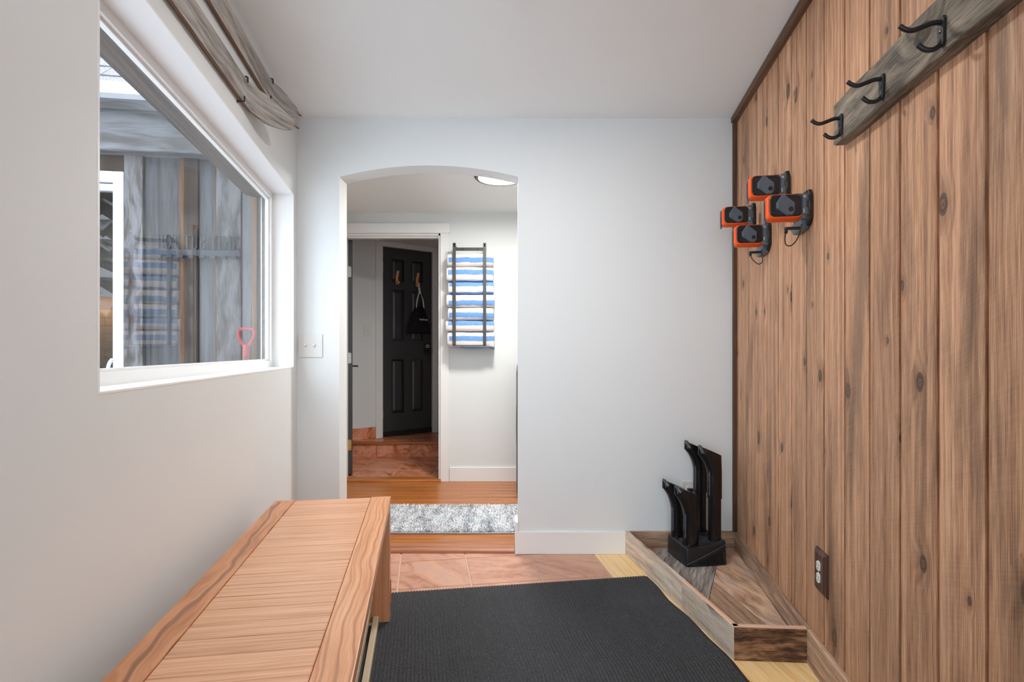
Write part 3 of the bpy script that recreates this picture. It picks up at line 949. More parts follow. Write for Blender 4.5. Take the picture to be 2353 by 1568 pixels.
plank_poly([L2(sh(sa, sgn * g1), -1.5), L2(sh(sa, sgn * g1), 1.5), L2(sh(s1, -sgn * g1), 1.5), L2(sh(s1, -sgn * g1), -1.5)], M['trayslate'], math.atan2(sd.y, sd.x))
plank_poly([L2(sh(s1, sgn * g1), -1.5), L2(sh(s1, sgn * g1), 1.5), L2(sh(s1, sgn * 0.6), 1.5), L2(sh(s1, sgn * 0.6), -1.5)], M['traybrown'], math.atan2(sd.y, sd.x))
c3 = Vector((0.912, 2.536)); d3 = Vector((0.134, -0.991))
n3 = Vector((0.991, 0.134))
def half(pts_side, mat, lo, hi):
    a = [c3 + n3 * lo - d3 * 1.2, c3 + n3 * hi - d3 * 1.2, c3 + n3 * hi + d3 * 1.2, c3 + n3 * lo + d3 * 1.2]
    bm = new()
    prism(bm, [(p.x, p.y) for p in a], 0.004, TFZ + random.uniform(-0.0008, 0.0008))
    bmesh.ops.recalc_face_normals(bm, faces=bm.faces)
    q = sh(sa, -sgn * g1)
    clip(bm, (q.x, q.y, 0), (nx.x * sgn, nx.y * sgn, 0))
    for i in range(4):
        p, q = out[i], out[(i + 1) % 4]
        d = q - p
        nn = Vector((d.y, -d.x))
        if nn.dot(cin - p) > 0: nn = -nn
        clip(bm, (p.x, p.y, 0), (nn.x, nn.y, 0))
    Mw = frame((c3.x, c3.y, 0), math.atan2(d3.y, d3.x))
    bmesh.ops.transform(bm, matrix=Mw.inverted(), verts=bm.verts)
    return mk('floor_plank', bm, mat, tray, TI @ Mw)
half(0, M['traybrown'], -0.2, -0.0008)
half(0, M['traymulti'], 0.0008, 0.5)
# wall base board between the tray and the viewer
struct(mk('baseboard_right', bx(0.0, 1.944 * math.sqrt(1 + TR * TR), 0.0, 0.017, 0, TBH + 0.001, 0.002), M['traybrown'], None, MR), 'brown stained board along the foot of the plank wall')

# ================================================================== boot dryer
MD = frame((0.834, 2.708, TFZ + 0.0005), math.atan2(0.031, 0.205))
dry = thing('boot_dryer', 'black four-tube boot dryer standing in the wooden tray', 'boot dryer', MD)
def topz(x, y):
    return 0.088 + 0.028 * max(0, (x - 0.04) / 0.17) ** 1.3 * (1 - 0.25 * y / 0.22) + 0.004 * y / 0.22
bm = new()
outl = []
for (cx_, cy_, r, a0) in ((0.012, 0.012, 0.008, PI), (0.203, 0.012, 0.008, 1.5 * PI), (0.200, 0.216, 0.010, 0), (0.014, 0.216, 0.010, PI / 2)):
    for k in range(5):
        a = a0 + PI / 2 * k / 4
        outl.append([cx_ + r * math.cos(a), cy_ + r * math.sin(a)])
# bow the left side and the front a little
full = []
for i, p in enumerate(outl):
    q = outl[(i + 1) % len(outl)]
    full.append(p)
    if (Vector(q) - Vector(p)).length > 0.05:
        for k in range(1, 8):
            f = k / 8
            m = [p[0] + (q[0] - p[0]) * f, p[1] + (q[1] - p[1]) * f]
            b = 0.010 * 4 * f * (1 - f)
            if abs(p[0] - q[0]) < 0.02 and p[0] < 0.05: m[0] += -b * 0.4
            elif abs(p[1] - q[1]) < 0.02 and p[1] < 0.05: m[1] += -b * 0.2
            full.append(m)
cx0, cy0 = 0.107, 0.114
def ring(sc, zf, dz=0.0):
    return [(cx0 + (x - cx0) * sc, cy0 + (y - cy0) * sc, (topz(x, y) * zf + dz)) for x, y in full]
loft(bm, [ring(1.0, 0.0), ring(1.0, 0.0, 0.012), ring(0.985, 0.88), ring(0.965, 0.97), ring(0.93, 1.0), ring(0.5, 1.0), ring(0.05, 1.0)])
mk('base', bm, M['satin'], dry, None, 35)
# raised diagonal seam and the vent slots on the front face
for k in range(15):
    x = 0.060 + k * 0.0088
    h = 0.010 + 0.0036 * k
    src = mk('vent_slot', bx(x, x + 0.0042, -0.0040, 0.004, 0.010, 0.010 + h), M['slot'], dry)
mk('seam', tube(new(), smooth_path([(0.005, 0.001, 0.012), (0.030, -0.0015, 0.024), (0.110, -0.003, 0.058), (0.196, -0.001, 0.098), (0.206, 0.004, 0.104)], 5), 0.0014, 6), M['dgrey'], dry, None, 60)
def horn(x, y, base, h_r, h_l, w, dth, lip, tall=False, z_sleeve=None):
    """boot tube: oval shaft that flares to a lip on its left side and ends in a sloping top"""
    bm = new()
    seg = 24
    def sect(xl, xr, hy, zl, zr, ins=0.0):
        o = []
        for k in range(seg):
            a = 2 * PI * k / seg
            ca, sa_ = math.cos(a), math.sin(a)
            ex = abs(ca) ** 0.75 * (1 if ca >= 0 else -1)
            ey = abs(sa_) ** 0.75 * (1 if sa_ >= 0 else -1)
            px = (xl + xr) / 2 + (xr - xl) / 2 * ex
            f = (px - xl) / (xr - xl)
            # the flared lip narrows in depth
            nar = 1.0 if px > x - w / 2 else max(0.55, 1 - 0.45 * ((x - w / 2 - px) / max(lip, 1e-4)))
            o.append((px, y + hy * ey * nar, zl + (zr - zl) * f))
        return o
    R = []
    zb = base
    if tall:
        ws = w * 0.90
        for z in (zb, zb + 0.01, z_sleeve):
            R.append(sect(x - ws / 2, x + ws / 2, dth / 2 * 0.9, z, z))
        z0 = z_sleeve
    else:
        z0 = zb
    zt = [z0 + 0.0008, z0 + 0.012, z0 + (h_r - z0) * 0.56]
    for z in zt:
        R.append(sect(x - w / 2, x + w / 2, dth / 2, z, z))
    n = 12
    lo_l = h_l - 0.115
    for k in range(1, n + 1):
        f = k / n
        fl_ = lip * max(0, (f - 0.05) / 0.95) ** 1.8
        zr = zt[-1] + (h_r - zt[-1]) * f
        zl = max(zt[-1] + (lo_l - zt[-1]) * min(1, f * 1.2), 0)
        zl = zl + (h_l - 0.040 - zl) * max(0, (f - 0.15) / 0.85) ** 1.2
        R.append(sect(x - w / 2 - fl_, x + w / 2, dth / 2 * (1 - 0.12 * f), zl, zr))
    R.append(sect(x - w / 2 - lip, x + w / 2, dth / 2 * 0.88, h_l, h_r + 0.008))
    R.append(sect(x - w / 2 - lip * 0.96, x + w / 2 - 0.003, dth / 2 * 0.80, h_l + 0.002, h_r + 0.011))
    loft(bm, R)
    o = mk('tube', bm, M['gloss'], dry, None, 38)
    za = (z_sleeve if tall else zb + 0.02) + 0.02
    n_sl = 6 if tall else 4
    for k in range(n_sl):
        z = za + k * 0.030
        mk('air_slot', bx(x - w / 2 - 0.0012, x - w / 2 + 0.002, y - 0.012, y - 0.004, z, z + 0.020, 0.0006), M['slot'], o)
        mk('slot_rim', bx(x - w / 2 - 0.0006, x - w / 2 + 0.002, y - 0.0185, y - 0.0135, z - 0.004, z + 0.024, 0.0006), M['dgrey'], o)
    mk('lip_notch', bx(x - w / 2 - lip + 0.010, x - w / 2 - lip + 0.013, y - dth * 0.30, y + dth * 0.30, h_l - 0.036, h_l + 0.0035), M['dgrey'], o)
    return o
z_ = lambda x, y: topz(x, y) - 0.003
horn(0.052, 0.060, z_(0.052, 0.060), 0.088 + 0.232, 0.088 + 0.290, 0.070, 0.060, 0.050)
horn(0.040, 0.176, z_(0.040, 0.176), 0.088 + 0.236, 0.088 + 0.294, 0.068, 0.058, 0.050)
horn(0.172, 0.052, z_(0.172, 0.052), 0.108 + 0.405, 0.108 + 0.464, 0.068, 0.058, 0.052, True, 0.108 + 0.205)
horn(0.160, 0.176, z_(0.160, 0.176), 0.108 + 0.408, 0.108 + 0.468, 0.066, 0.058, 0.052, True, 0.108 + 0.205)
mk('dial', lathe(new(), [(0, 0.012), (0.012, 0.012), (0.014, 0.009), (0.014, -0.004), (0, -0.004)], 20, 'z', (0.035, 0.118, topz(0.035, 0.118))), M['satin'], dry, None, 40)
for k in range(3):
    mk('indicator', lathe(new(), [(0, 0.0015), (0.002, 0.001), (0.002, -0.002)], 8, 'z', (0.016, 0.085 + 0.016 * k, topz(0.016, 0.1))), M['lgrey'], dry)

# ================================================================== coat rack on the planks
RS = 1.68 * math.sqrt(1 + TR * TR)
rk = thing('coat_rack', 'weathered grey board with black double hooks on the plank wall', 'coat rack', MR @ Matrix.Translation((0.05, 0, 1.685)))
RL = RS - 0.05
bm = new()
npt = 40
tp = []; bt = []
rr = random.Random(3)
for k in range(npt + 1):
    x = RL * k / npt
    tp.append((x, 0.123 + 0.0022 * math.sin(k * 0.9) + rr.uniform(-0.0012, 0.0012)))
    bt.append((x, 0.0016 * math.sin(k * 0.63 + 1) + rr.uniform(-0.001, 0.001)))
prism(bm, bt + tp[::-1], 0.0, 0.034, 'y')
bmesh.ops.recalc_face_normals(bm, faces=bm.faces)
bev(bm, [e for e in bm.edges if all(abs(v.co.y - 0.034) < 1e-5 for v in e.verts)], 0.0025, 1)
bm.faces.ensure_lookup_table()
me_f = [f for f in bm.faces if abs(f.normal.y) < 0.5]
for f in me_f: f.material_index = 1
mk('board', bm, [M['rack'], M['rackedge']], rk)
def coat_hook(Y, par, z=0.060):
    s = Y * math.sqrt(1 + TR * TR) - 0.05
    Mh = Matrix.Translation((s, 0.034, z))
    ho = mk('hook', prism(new(), [(-0.010, -0.040), (-0.006, -0.048), (0.006, -0.048), (0.010, -0.040), (0.013, 0.004), (0.009, 0.012), (-0.009, 0.012), (-0.013, 0.004)], 0.0, 0.006, 'y', 0.0012), M['blackmetal'], par, Mh)
    up = smooth_path([(0, 0.002, 0.001), (0, 0.020, 0.001), (0, 0.040, -0.006), (0, 0.058, -0.011), (0, 0.072, -0.007), (0, 0.082, 0.001)], 5)
    mk('prong', tube(new(), up, [0.0052] * (len(up) - 2) + [0.0056, 0.004], 10), M['blackmetal'], ho, None, 50)
    lo = smooth_path([(0, 0.002, -0.030), (0, 0.006, -0.044), (0, 0.018, -0.053), (0, 0.034, -0.052), (0, 0.048, -0.041)], 5)
    mk('prong', tube(new(), lo, [0.0052] * (len(lo) - 2) + [0.0056, 0.004], 10), M['blackmetal'], ho, None, 50)
    mk('screw', lathe(new(), [(0, 0.0085), (0.004, 0.0075), (0.0045, 0.006)], 10, 'y', (0, 0, 0.004)), M['satin'], ho, None, 40)
    mk('screw', lathe(new(), [(0, 0.0085), (0.004, 0.0075), (0.0045, 0.006)], 10, 'y', (0, 0, -0.018)), M['satin'], ho, None, 40)
for Y in (1.625, 1.389, 1.147, 0.90, 0.66):
    coat_hook(Y, rk)

# ================================================================== orange and black wall units
def wall_unit(Y, ztop_, label, cordpts):
    s = Y * math.sqrt(1 + TR * TR)
    u = thing('wall_dryer', label, 'wall unit', MR @ Matrix.Translation((s, 0, ztop_ - 0.128)), 'orange and black units on the plank wall')
    # back plate with cut corners, x runs away from the camera from its near edge
    pl = [(0.0, 0.030), (0.0, 0.104), (0.014, 0.128), (0.120, 0.128), (0.160, 0.090), (0.160, 0.040), (0.130, 0.004), (0.060, 0.0), (0.020, 0.006)]
    mk('back_plate', prism(new(), pl, 0.0, 0.014, 'y', 0.002), M['satin'], u)
    for za, zb in ((0.086, 0.106), (0.034, 0.056)):
        mk('plate_rib', bx(-0.0015, 0.012, 0.010, 0.017, za, zb, 0.001), M['satin'], u)
    # grey bracket strip facing the camera
    st_ = [(0.018, 0.040), (0.018, 0.062), (0.024, 0.066), (0.024, 0.088), (0.018, 0.092), (0.018, 0.112), (0.034, 0.112), (0.034, 0.040)]
    mk('grey_strip', prism(new(), [(a, b) for a, b in st_], 0.001, 0.006, 'x'), M['dgrey'], u)
    for k in range(3):
        mk('stripe', prism(new(), [(0.028 + 0.0, 0.044 + k * 0.005), (0.034, 0.046 + k * 0.005), (0.034, 0.049 + k * 0.005), (0.028, 0.047 + k * 0.005)], -0.0004, 0.002, 'x'), M['lgrey'], u)
    mk('emblem', prism(new(), [(0.024, 0.098), (0.031, 0.096), (0.033, 0.103), (0.027, 0.106)], -0.0004, 0.002, 'x'), M['lgrey'], u)
    # body: rounded sleeve standing out from the wall, open face towards the camera
    cy_, cz_ = 0.085, 0.062
    body = new()
    o1 = roundrect(0.104, 0.072, 0.016, 5, cy_, cz_ + 0.012)
    loft(body, [[(0.012, y, z) for y, z in o1], [(0.016, y, z) for y, z in roundrect(0.108, 0.076, 0.018, 5, cy_, cz_ + 0.012)], [(0.075, y, z) for y, z in roundrect(0.100, 0.070, 0.018, 5, cy_, cz_ + 0.010)]])
    b_ = mk('body', body, M['satin'], u, None, 40)
    fr = new()
    ro, ri = roundrect(0.108, 0.076, 0.018, 6, cy_, cz_ + 0.012), roundrect(0.094, 0.064, 0.014, 6, cy_, cz_ + 0.012)
    loft(fr, [[(0.012, y, z) for y, z in ro], [(0.008, y, z) for y, z in roundrect(0.102, 0.071, 0.016, 6, cy_, cz_ + 0.012)], [(0.0085, y, z) for y, z in ri], [(0.014, y, z) for y, z in ri]], cap=False)
    mk('rim', fr, M['satin'], b_, None, 40)
    # orange shell: wraps top, outer side and underside
    shl = new()
    oo = roundrect(0.117, 0.091, 0.018, 5, cy_ + 0.0045, cz_ + 0.006)
    o2 = roundrect(0.112, 0.081, 0.018, 5, cy_ + 0.002, cz_ + 0.0108)
    loft(shl, [[(0.0125, y, z) for y, z in o2], [(0.026, y, z) for y, z in oo], [(0.046, y, z) for y, z in oo], [(0.070, y - 0.006, z) for y, z in roundrect(0.098, 0.074, 0.02, 5, cy_ + 0.004, cz_ + 0.006)]])
    mk('shell', shl, M['orange'], u, None, 40)
    mk('bumper', prism(new(), [(0.026, 0.014), (0.046, 0.014), (0.050, 0.100), (0.028, 0.100), (0.032, 0.086), (0.032, 0.040)], cy_ + 0.060, cy_ + 0.068, 'y', 0.003), M['dgrey'], u)
    # grey chamfered hexagon with a hole on the front
    hx = [(cy_ + 0.030, cz_ + 0.002), (cy_ + 0.030, cz_ + 0.020), (cy_ + 0.014, cz_ + 0.044), (cy_ + 0.006, cz_ + 0.044), (cy_ - 0.024, cz_ + 0.018), (cy_ - 0.024, cz_ - 0.010), (cy_ - 0.017, cz_ - 0.021), (cy_ + 0.000, cz_ - 0.021)]
    hx0 = [(cy_ + (y - cy_) * 1.10, cz_ + 0.012 + (z - cz_ - 0.012) * 1.08) for y, z in hx]
    hb = new()
    loft(hb, [[(0.013, y, z) for y, z in hx0], [(0.004, y, z) for y, z in hx0], [(-0.001, y, z) for y, z in hx]])
    h_ = mk('face_plate', hb, M['dgrey'], b_)
    mk('hole', lathe(new(), [(0, -0.0018), (0.0085, -0.0018), (0.0085, 0.002), (0, 0.002)], 20, 'x', (0, cy_ - 0.012, cz_ - 0.004)), M['slot'], h_, None, 40)
    for k in range(4):
        mk('rib', bx(0.010, 0.070, cy_ - 0.050 + k * 0.006, cy_ - 0.047 + k * 0.006, cz_ + 0.0495, cz_ + 0.0512), M['satin'], b_)
    # lower foot, peg and the cord loop
    mk('foot', prism(new(), [(0.030, -0.002), (0.110, -0.012), (0.140, 0.010), (0.120, 0.030), (0.030, 0.030)], 0.004, 0.030, 'y', 0.002), M['dgrey'], u)
    pg = mk('peg', tube(new(), [(0.040, 0.030, 0.000), (0.040, 0.074, 0.000)], 0.0055, 10), M['satin'], u, None, 40)
    mk('plug', prism(new(), roundrect(0.012, 0.020, 0.004, 3, 0.040, -0.006), 0.072, 0.082, 'y'), M['satin'], pg)
    cp = smooth_path(cordpts, 8)
    cd = mk('cord', tube(new(), cp, 0.0021, 8), M['satin'], u, None, 60)
    p0 = cp[0]; p1 = cp[3]
    mk('cord_plug', tube(new(), [p0 + (p0 - p1).normalized() * 0.004, p0 + (p1 - p0) * 0.6, p1], [0.0045, 0.0055, 0.003], 10), M['satin'], cd, None, 50)
    return u
loopA = [(0.036, 0.078, -0.014), (0.034, 0.082, -0.032), (0.032, 0.080, -0.056), (0.034, 0.064, -0.062), (0.034, 0.046, -0.046), (0.034, 0.034, -0.018), (0.030, 0.030, 0.012)]
loopB = [(0.036, 0.078, -0.012), (0.034, 0.070, -0.030), (0.032, 0.056, -0.046), (0.034, 0.042, -0.052), (0.034, 0.030, -0.044), (0.034, 0.030, -0.018), (0.030, 0.034, 0.012)]
wall_unit(1.930, 1.632, 'orange and black wall unit, lower of the two nearer the coat rack', loopA)
wall_unit(2.391, 1.628, 'orange and black wall unit, lower of the two nearer the pale end wall', loopB)
wall_unit(2.158, 1.768, 'orange and black wall unit, upper of the two nearer the coat rack', loopA)
wall_unit(2.623, 1.766, 'orange and black wall unit, upper of the two nearer the pale end wall', loopB)

# ================================================================== outlets and switches
def toggles(par, xs, mat=M['plate'], y=0.0):
    for x in xs:
        t = mk('toggle', prism(new(), [(y - 0.001, -0.008), (y - 0.012, 0.002), (y - 0.012, 0.007), (y - 0.001, 0.008)], x - 0.0045, x + 0.0045, 'x', 0.0006), M['white'], par)
        mk('toggle_slot', bx(x - 0.006, x + 0.006, y - 0.0012, y + 0.001, -0.013, 0.013), mat, par)
        for z in (-0.030, 0.030):
            mk('screw', lathe(new(), [(0, -0.0014), (0.0025, -0.001), (0.0028, 0)], 10, 'y', (x, y, z)), M['white'], par)
def plate2(w, h, t=0.006, b=0.0025):
    return bx(-w / 2, w / 2, -t, 0.0, -h / 2, h / 2, b, 2)
sx = (713.5 - 1176.5) / 433.33; sz = CAMH + (805 - 795) / 433.33
sp_ = thing('switch_plate', 'white double toggle switch plate beside the arch', 'light switch', frame((sx, 3.0, sz), 0))
pp = mk('cover', plate2(0.129, 0.122), M['plate'], sp_)
toggles(sp_, (-0.023, 0.023), y=-0.006)
sp2_ = thing('switch_plate', 'single toggle switch plate beside the slanted black door', 'light switch', MV @ Matrix.Translation((-0.170, 0, CAMH + 45 / 1300 * 5.70)))
mk('cover', plate2(0.080, 0.122), M['plate'], sp2_)
toggles(sp2_, (0.0,), y=-0.006)
# brown outlet on the plank wall
oY = 1.850
ou = thing('wall_outlet', 'walnut brown outlet plate with two ivory sockets on the planks', 'outlet', MR @ Matrix.Translation((oY * math.sqrt(1 + TR * TR), 0, 0.352)) @ Matrix.Rotation(PI, 4, 'Z'))
bm = new()
loft(bm, [[(x, 0.0, z) for x, z in ((-0.048, -0.070), (0.048, -0.070), (0.048, 0.070), (-0.048, 0.070))],
          [(x, -0.006, z) for x, z in ((-0.047, -0.069), (0.047, -0.069), (0.047, 0.069), (-0.047, 0.069))],
          [(x, -0.013, z) for x, z in ((-0.036, -0.057), (0.036, -0.057), (0.036, 0.057), (-0.036, 0.057))]])
cvr = mk('cover', bm, M['brownplate'], ou)
for z in (-0.0195, 0.0195):
    pts = []
    for k in range(24):
        a = 2 * PI * k / 24
        pts.append((max(-0.0135, min(0.0135, 0.017 * math.cos(a))), z + 0.0165 * math.sin(a)))
    r_ = mk('socket', prism(new(), pts, -0.0165, -0.010, 'y', 0.0006), M['ivory'], ou)
    mk('slot', boxes([(-0.0075, -0.0055, -0.0168, -0.012, z + 0.000, z + 0.008), (0.0055, 0.0075, -0.0168, -0.012, z + 0.001, z + 0.007)]), M['slot'], r_)
    mk('slot', lathe(new(), [(0, -0.0168), (0.0024, -0.0168), (0.0024, -0.012)], 10, 'y', (0, 0, z - 0.007)), M['slot'], r_)
mk('screw', lathe(new(), [(0, -0.0148), (0.0025, -0.0144), (0.0028, -0.012)], 10, 'y', (0, 0, 0)), M['nickel'], ou)
# white outlet on the end wall with the dryer's plug
wo = thing('wall_outlet', 'white outlet on the end wall behind the boot dryer', 'outlet', frame(((1583 - 1176.5) / 433.33, 3.0, CAMH + (805 - 1131) / 433.33), 0))
mk('cover', plate2(0.074, 0.118), M['plate'], wo)
mk('receptacle', bx(-0.0175, 0.0175, -0.008, -0.004, -0.034, 0.034, 0.001), M['white'], wo)
mk('slot', lathe(new(), [(0, -0.0085), (0.0025, -0.0085), (0.0025, -0.006)], 10, 'y', (0, 0, 0.030)), M['slot'], wo)
pl_ = thing('power_plug', 'black plug and cord in the white end-wall outlet', 'plug', frame(((1583 - 1176.5) / 433.33, 3.0, CAMH + (805 - 1131) / 433.33), 0))
mk('plug_body', bx(-0.014, 0.014, -0.030, -0.0075, 0.004, 0.024, 0.004, 2), M['satin'], pl_, None, 50)
cordw = smooth_path([(0.006, -0.020, 0.012), (0.012, -0.026, 0.000), (0.016, -0.018, -0.03), (0.018, -0.008, -0.10), (0.02, -0.006, -0.185)], 6)
mk('cord', tube(new(), cordw, 0.003, 8), M['satin'], pl_, None, 60)

# ================================================================== old wooden skis above the window
M['skigrey'] = wood('weathered_ski', [lin(96, 88, 82), lin(146, 140, 134), lin(180, 174, 168), lin(204, 198, 190)], axis=0, F=60, A1=3.0, dist=0.9, blotch=0.6, bcol=lin(120, 92, 70),
                    rough=0.6, bump=0.5, bA=6.0, bB=22, vary=0.08, bth=0.53, fine=0.5, cw=(0.0, 1.0))
M['skiedge'] = wood('ski_edge', [lin(86, 56, 36), lin(120, 82, 56), lin(142, 104, 76)], axis=0, F=120, rough=0.6)
M['hooksteel'] = M['blackmetal']
def ski(s_tail, s_hook, s_tip, t_tip, zc, label):
    o = thing('wooden_ski', label, 'ski', ML @ Matrix.Translation((s_tail, 0, zc)), 'old skis hung above the window')
    rows_ = []
    n = 44
    for k in range(n + 1):
        f = k / n
        L = s_tip - s_tail
        # denser near the tip
        x = L * (1 - (1 - f) ** 1.6)
        s = s_tail + x
        t = -0.014
        zz = 0
        if s > s_hook:
            q = (s - s_hook) / (s_tip - s_hook)
            t = -0.014 + (t_tip + 0.014) * q ** 1.7
            if q < 0.42: hw = 0.0495 + 0.005 * math.sin(q / 0.42 * PI / 2)
            else:
                r = (q - 0.42) / 0.58
                hw = 0.0545 * math.sqrt(max(0, 1 - r ** 2.2)) * (1 - 0.25 * r) + 0.004
        else:
            hw = 0.0505 - 0.004 * max(0, math.sin((s - s_tail) / L * PI))
        rows_.append((x, t, hw))
    body = new()
    prev = None
    th_ = 0.010
    rings = []
    for i, (x, t, hw) in enumerate(rows_):
        x0, t0 = rows_[max(i - 1, 0)][:2]; x1, t1 = rows_[min(i + 1, n)][:2]
        d = Vector((x1 - x0, t1 - t0)).normalized()
        nn = Vector((-d.y, d.x))               # towards the wall side
        hb = th_ / 2 * (1.0 if t > -0.015 else 0.7)
        rings.append([(x - nn.x * hb, t - nn.y * hb, -hw), (x - nn.x * hb * 1.4, t - nn.y * hb * 1.4, 0.0), (x - nn.x * hb, t - nn.y * hb, hw), (x + nn.x * hb, t + nn.y * hb, hw), (x + nn.x * hb, t + nn.y * hb, -hw)])
    loft(body, rings)
    bmesh.ops.recalc_face_normals(body, faces=body.faces)
    for f_ in body.faces:
        if abs(f_.normal.z) > 0.6: f_.material_index = 1
    mk('ski_body', body, [M['skigrey'], M['skiedge']], o, None, 35)
    xe, te, _ = rows_[-1]; xd, td, _ = rows_[-3]
    d = Vector((xe - xd, te - td, 0)).normalized()
    p = Vector((xe, te, 0))
    mk('tip_nib', tube(new(), [p - d * 0.012, p, p + d * 0.012, p + d * 0.022], [0.006, 0.0055, 0.0045, 0.003], 10), M['skiedge'], o, None, 50)
    return o
ski(0.30, 2.070, 2.395, -0.125, 2.021, 'weathered grey wooden ski hung just above the window head')
ski(0.58, 2.425, 2.665, -0.082, 2.182, 'weathered grey wooden ski hung close under the ceiling')
def ski_hook(s, z, up, label):
    h = thing('ski_hook', label, 'hook', ML @ Matrix.Translation((s, 0, z)), 'black pegs holding the skis')
    k = 1 if up else -1
    mk('peg', tube(new(), [(0, 0.002, 0), (0, -0.0225, 0), (0, -0.0255, 0.003 * k), (0, -0.0255, 0.020 * k)], 0.0032, 8), M['blackmetal'], h, None, 50)
    mk('base', lathe(new(), [(0, -0.003), (0.005, -0.002), (0.005, 0.0), (0, 0.0)], 12, 'y'), M['blackmetal'], h, None, 50)
ski_hook(2.045, 2.021 - 0.0540, True, 'black peg under the lower ski')
ski_hook(2.085, 2.021 + 0.0540, False, 'black peg over the lower ski')
ski_hook(2.405, 2.182 - 0.0540, True, 'black peg under the upper ski')
ski_hook(2.440, 2.182 + 0.0540, False, 'black peg over the upper ski')

# ================================================================== ceiling lamps
def disc_lamp(name, label, x, y, z, r, ringmat, ringw=0.012, drop=0.005, mat='lamp'):
    t = thing(name, label, 'ceiling light', frame((x, y, z), 0))
    mk('trim_ring', lathe(new(), [(r, 0.0), (r + ringw, 0.0), (r + ringw, -drop * 0.6), (r + ringw * 0.6, -drop), (r, -drop), (r, 0.0)], 48), M[ringmat], t, None, 40)
    mk('diffuser', lathe(new(), [(0.0, -drop * 0.8), (r * 0.5, -drop * 0.8), (r * 0.95, -drop * 0.7), (r + 0.001, -drop * 0.4), (r + 0.001, -0.0005), (0, -0.0005)], 48), M[mat], t, None, 50)
disc_lamp('ceiling_light', 'round recessed ceiling light in the entry room', 0.057, 1.898, CEIL, 0.075, 'white')
disc_lamp('ceiling_light', 'bright flush disc light with dark ring in the hall', -0.075, 3.575, HCE, 0.138, 'bronze', 0.026, 0.026, 'lamp_hall')

# ================================================================== towel rack in the hall
RX0, RX1, RZ0, RZ1, RYF = -0.462, -0.201, 1.112, 1.914, 4.405
tr = thing('towel_rack', 'black metal wall rack holding rolled striped towels', 'towel rack', frame((RX0, HY, RZ0), 0))
rw, rh, rd = RX1 - RX0, RZ1 - RZ0, HY - RYF
b_ = 0.024
for x in (0, rw - b_):
    mk('front_bar', bx(x, x + b_, -rd, -rd + 0.008, 0, rh, 0.001), M['black'], tr)
    mk('side_arm', bx(x + 0.008, x + b_ - 0.008, -rd, 0, rh - 0.030, rh - 0.006), M['black'], tr)
    mk('side_arm', bx(x + 0.008, x + b_ - 0.008, -rd, 0, 0.0, 0.008), M['black'], tr)
tb = mk('wall_bar', bx(0.012, rw - 0.012, -0.008, 0, rh - 0.032, rh - 0.008, 0.001), M['black'], tr)
for x in (0.07, rw - 0.07):
    mk('screw', lathe(new(), [(0, -0.012), (0.005, -0.011), (0.006, -0.008)], 12, 'y', (x, 0, rh - 0.02)), M['satin'], tb, None, 40)
mk('bottom_plate', bx(0.004, rw - 0.004, -rd + 0.002, 0, 0.0, 0.006), M['black'], tr)

def towel_mat():
    g = G('striped_terry')
    co = g.n('ShaderNodeTexCoord').outputs['Object']
    sep = g.n('ShaderNodeSeparateXYZ', {0: co})
    ph = g.n('ShaderNodeSeparateColor', {0: g.n('ShaderNodeObjectInfo').outputs['Color']}).outputs[0]
    wob = g.noise(g.xyz(g.m2('MULTIPLY', sep.outputs[0], 7.0), g.m2('MULTIPLY', ph, 30.0), 0.0), 1.0, 2)
    fz = g.noise(co, 260, 2)
    z = g.m2('ADD', sep.outputs[2], g.m2('MULTIPLY', g.m2('SUBTRACT', wob, 0.5), 0.028))
    z = g.m2('ADD', z, g.m2('MULTIPLY', g.m2('SUBTRACT', fz, 0.5), 0.006))
    z = g.m2('ADD', g.m2('DIVIDE', z, 0.084), ph)
    fr = g.m2('FRACT', g.m2('ADD', z, 10.0))
    s = g.m2('MULTIPLY', g.map(fr, 0.0, 0.05), g.map(fr, 0.52, 0.47))
    # the white selvedge at the left end
    edge = g.map(sep.outputs[0], -0.172, -0.166)
    s = g.m2('MULTIPLY', s, edge)
    cb = g.mix(g.noise(co, 60, 3), lin(84, 138, 204), lin(140, 180, 226))
    col = g.mix(s, lin(236, 228, 224), cb)
    g.set(Base_Color=col, Roughness=0.95)
    g.b.inputs['Specular IOR Level'].default_value = 0.1
    g.b.inputs['Sheen Weight'].default_value = 0.3
    g.bump(g.noise(co, 420, 3), 0.8, 0.004)
    return g.m
M['towel'] = towel_mat()
vs = [582, 613, 648, 676.6, 707, 737, 763, 797]
zs = [CAMH + (805 - v) / 1300 * 4.44 for v in vs]
phs = [0.30, 0.10, 0.88, 0.45, 0.38, 0.95, 0.20]
names = ['topmost striped rolled towel in the black rack', 'second striped towel from the top of the black rack', 'third striped towel from the top of the black rack', 'middle striped towel of the stack in the black rack',
         'third striped towel from the bottom of the black rack', 'second striped towel from the bottom of the black rack', 'lowest striped towel sagging at the bottom of the black rack']
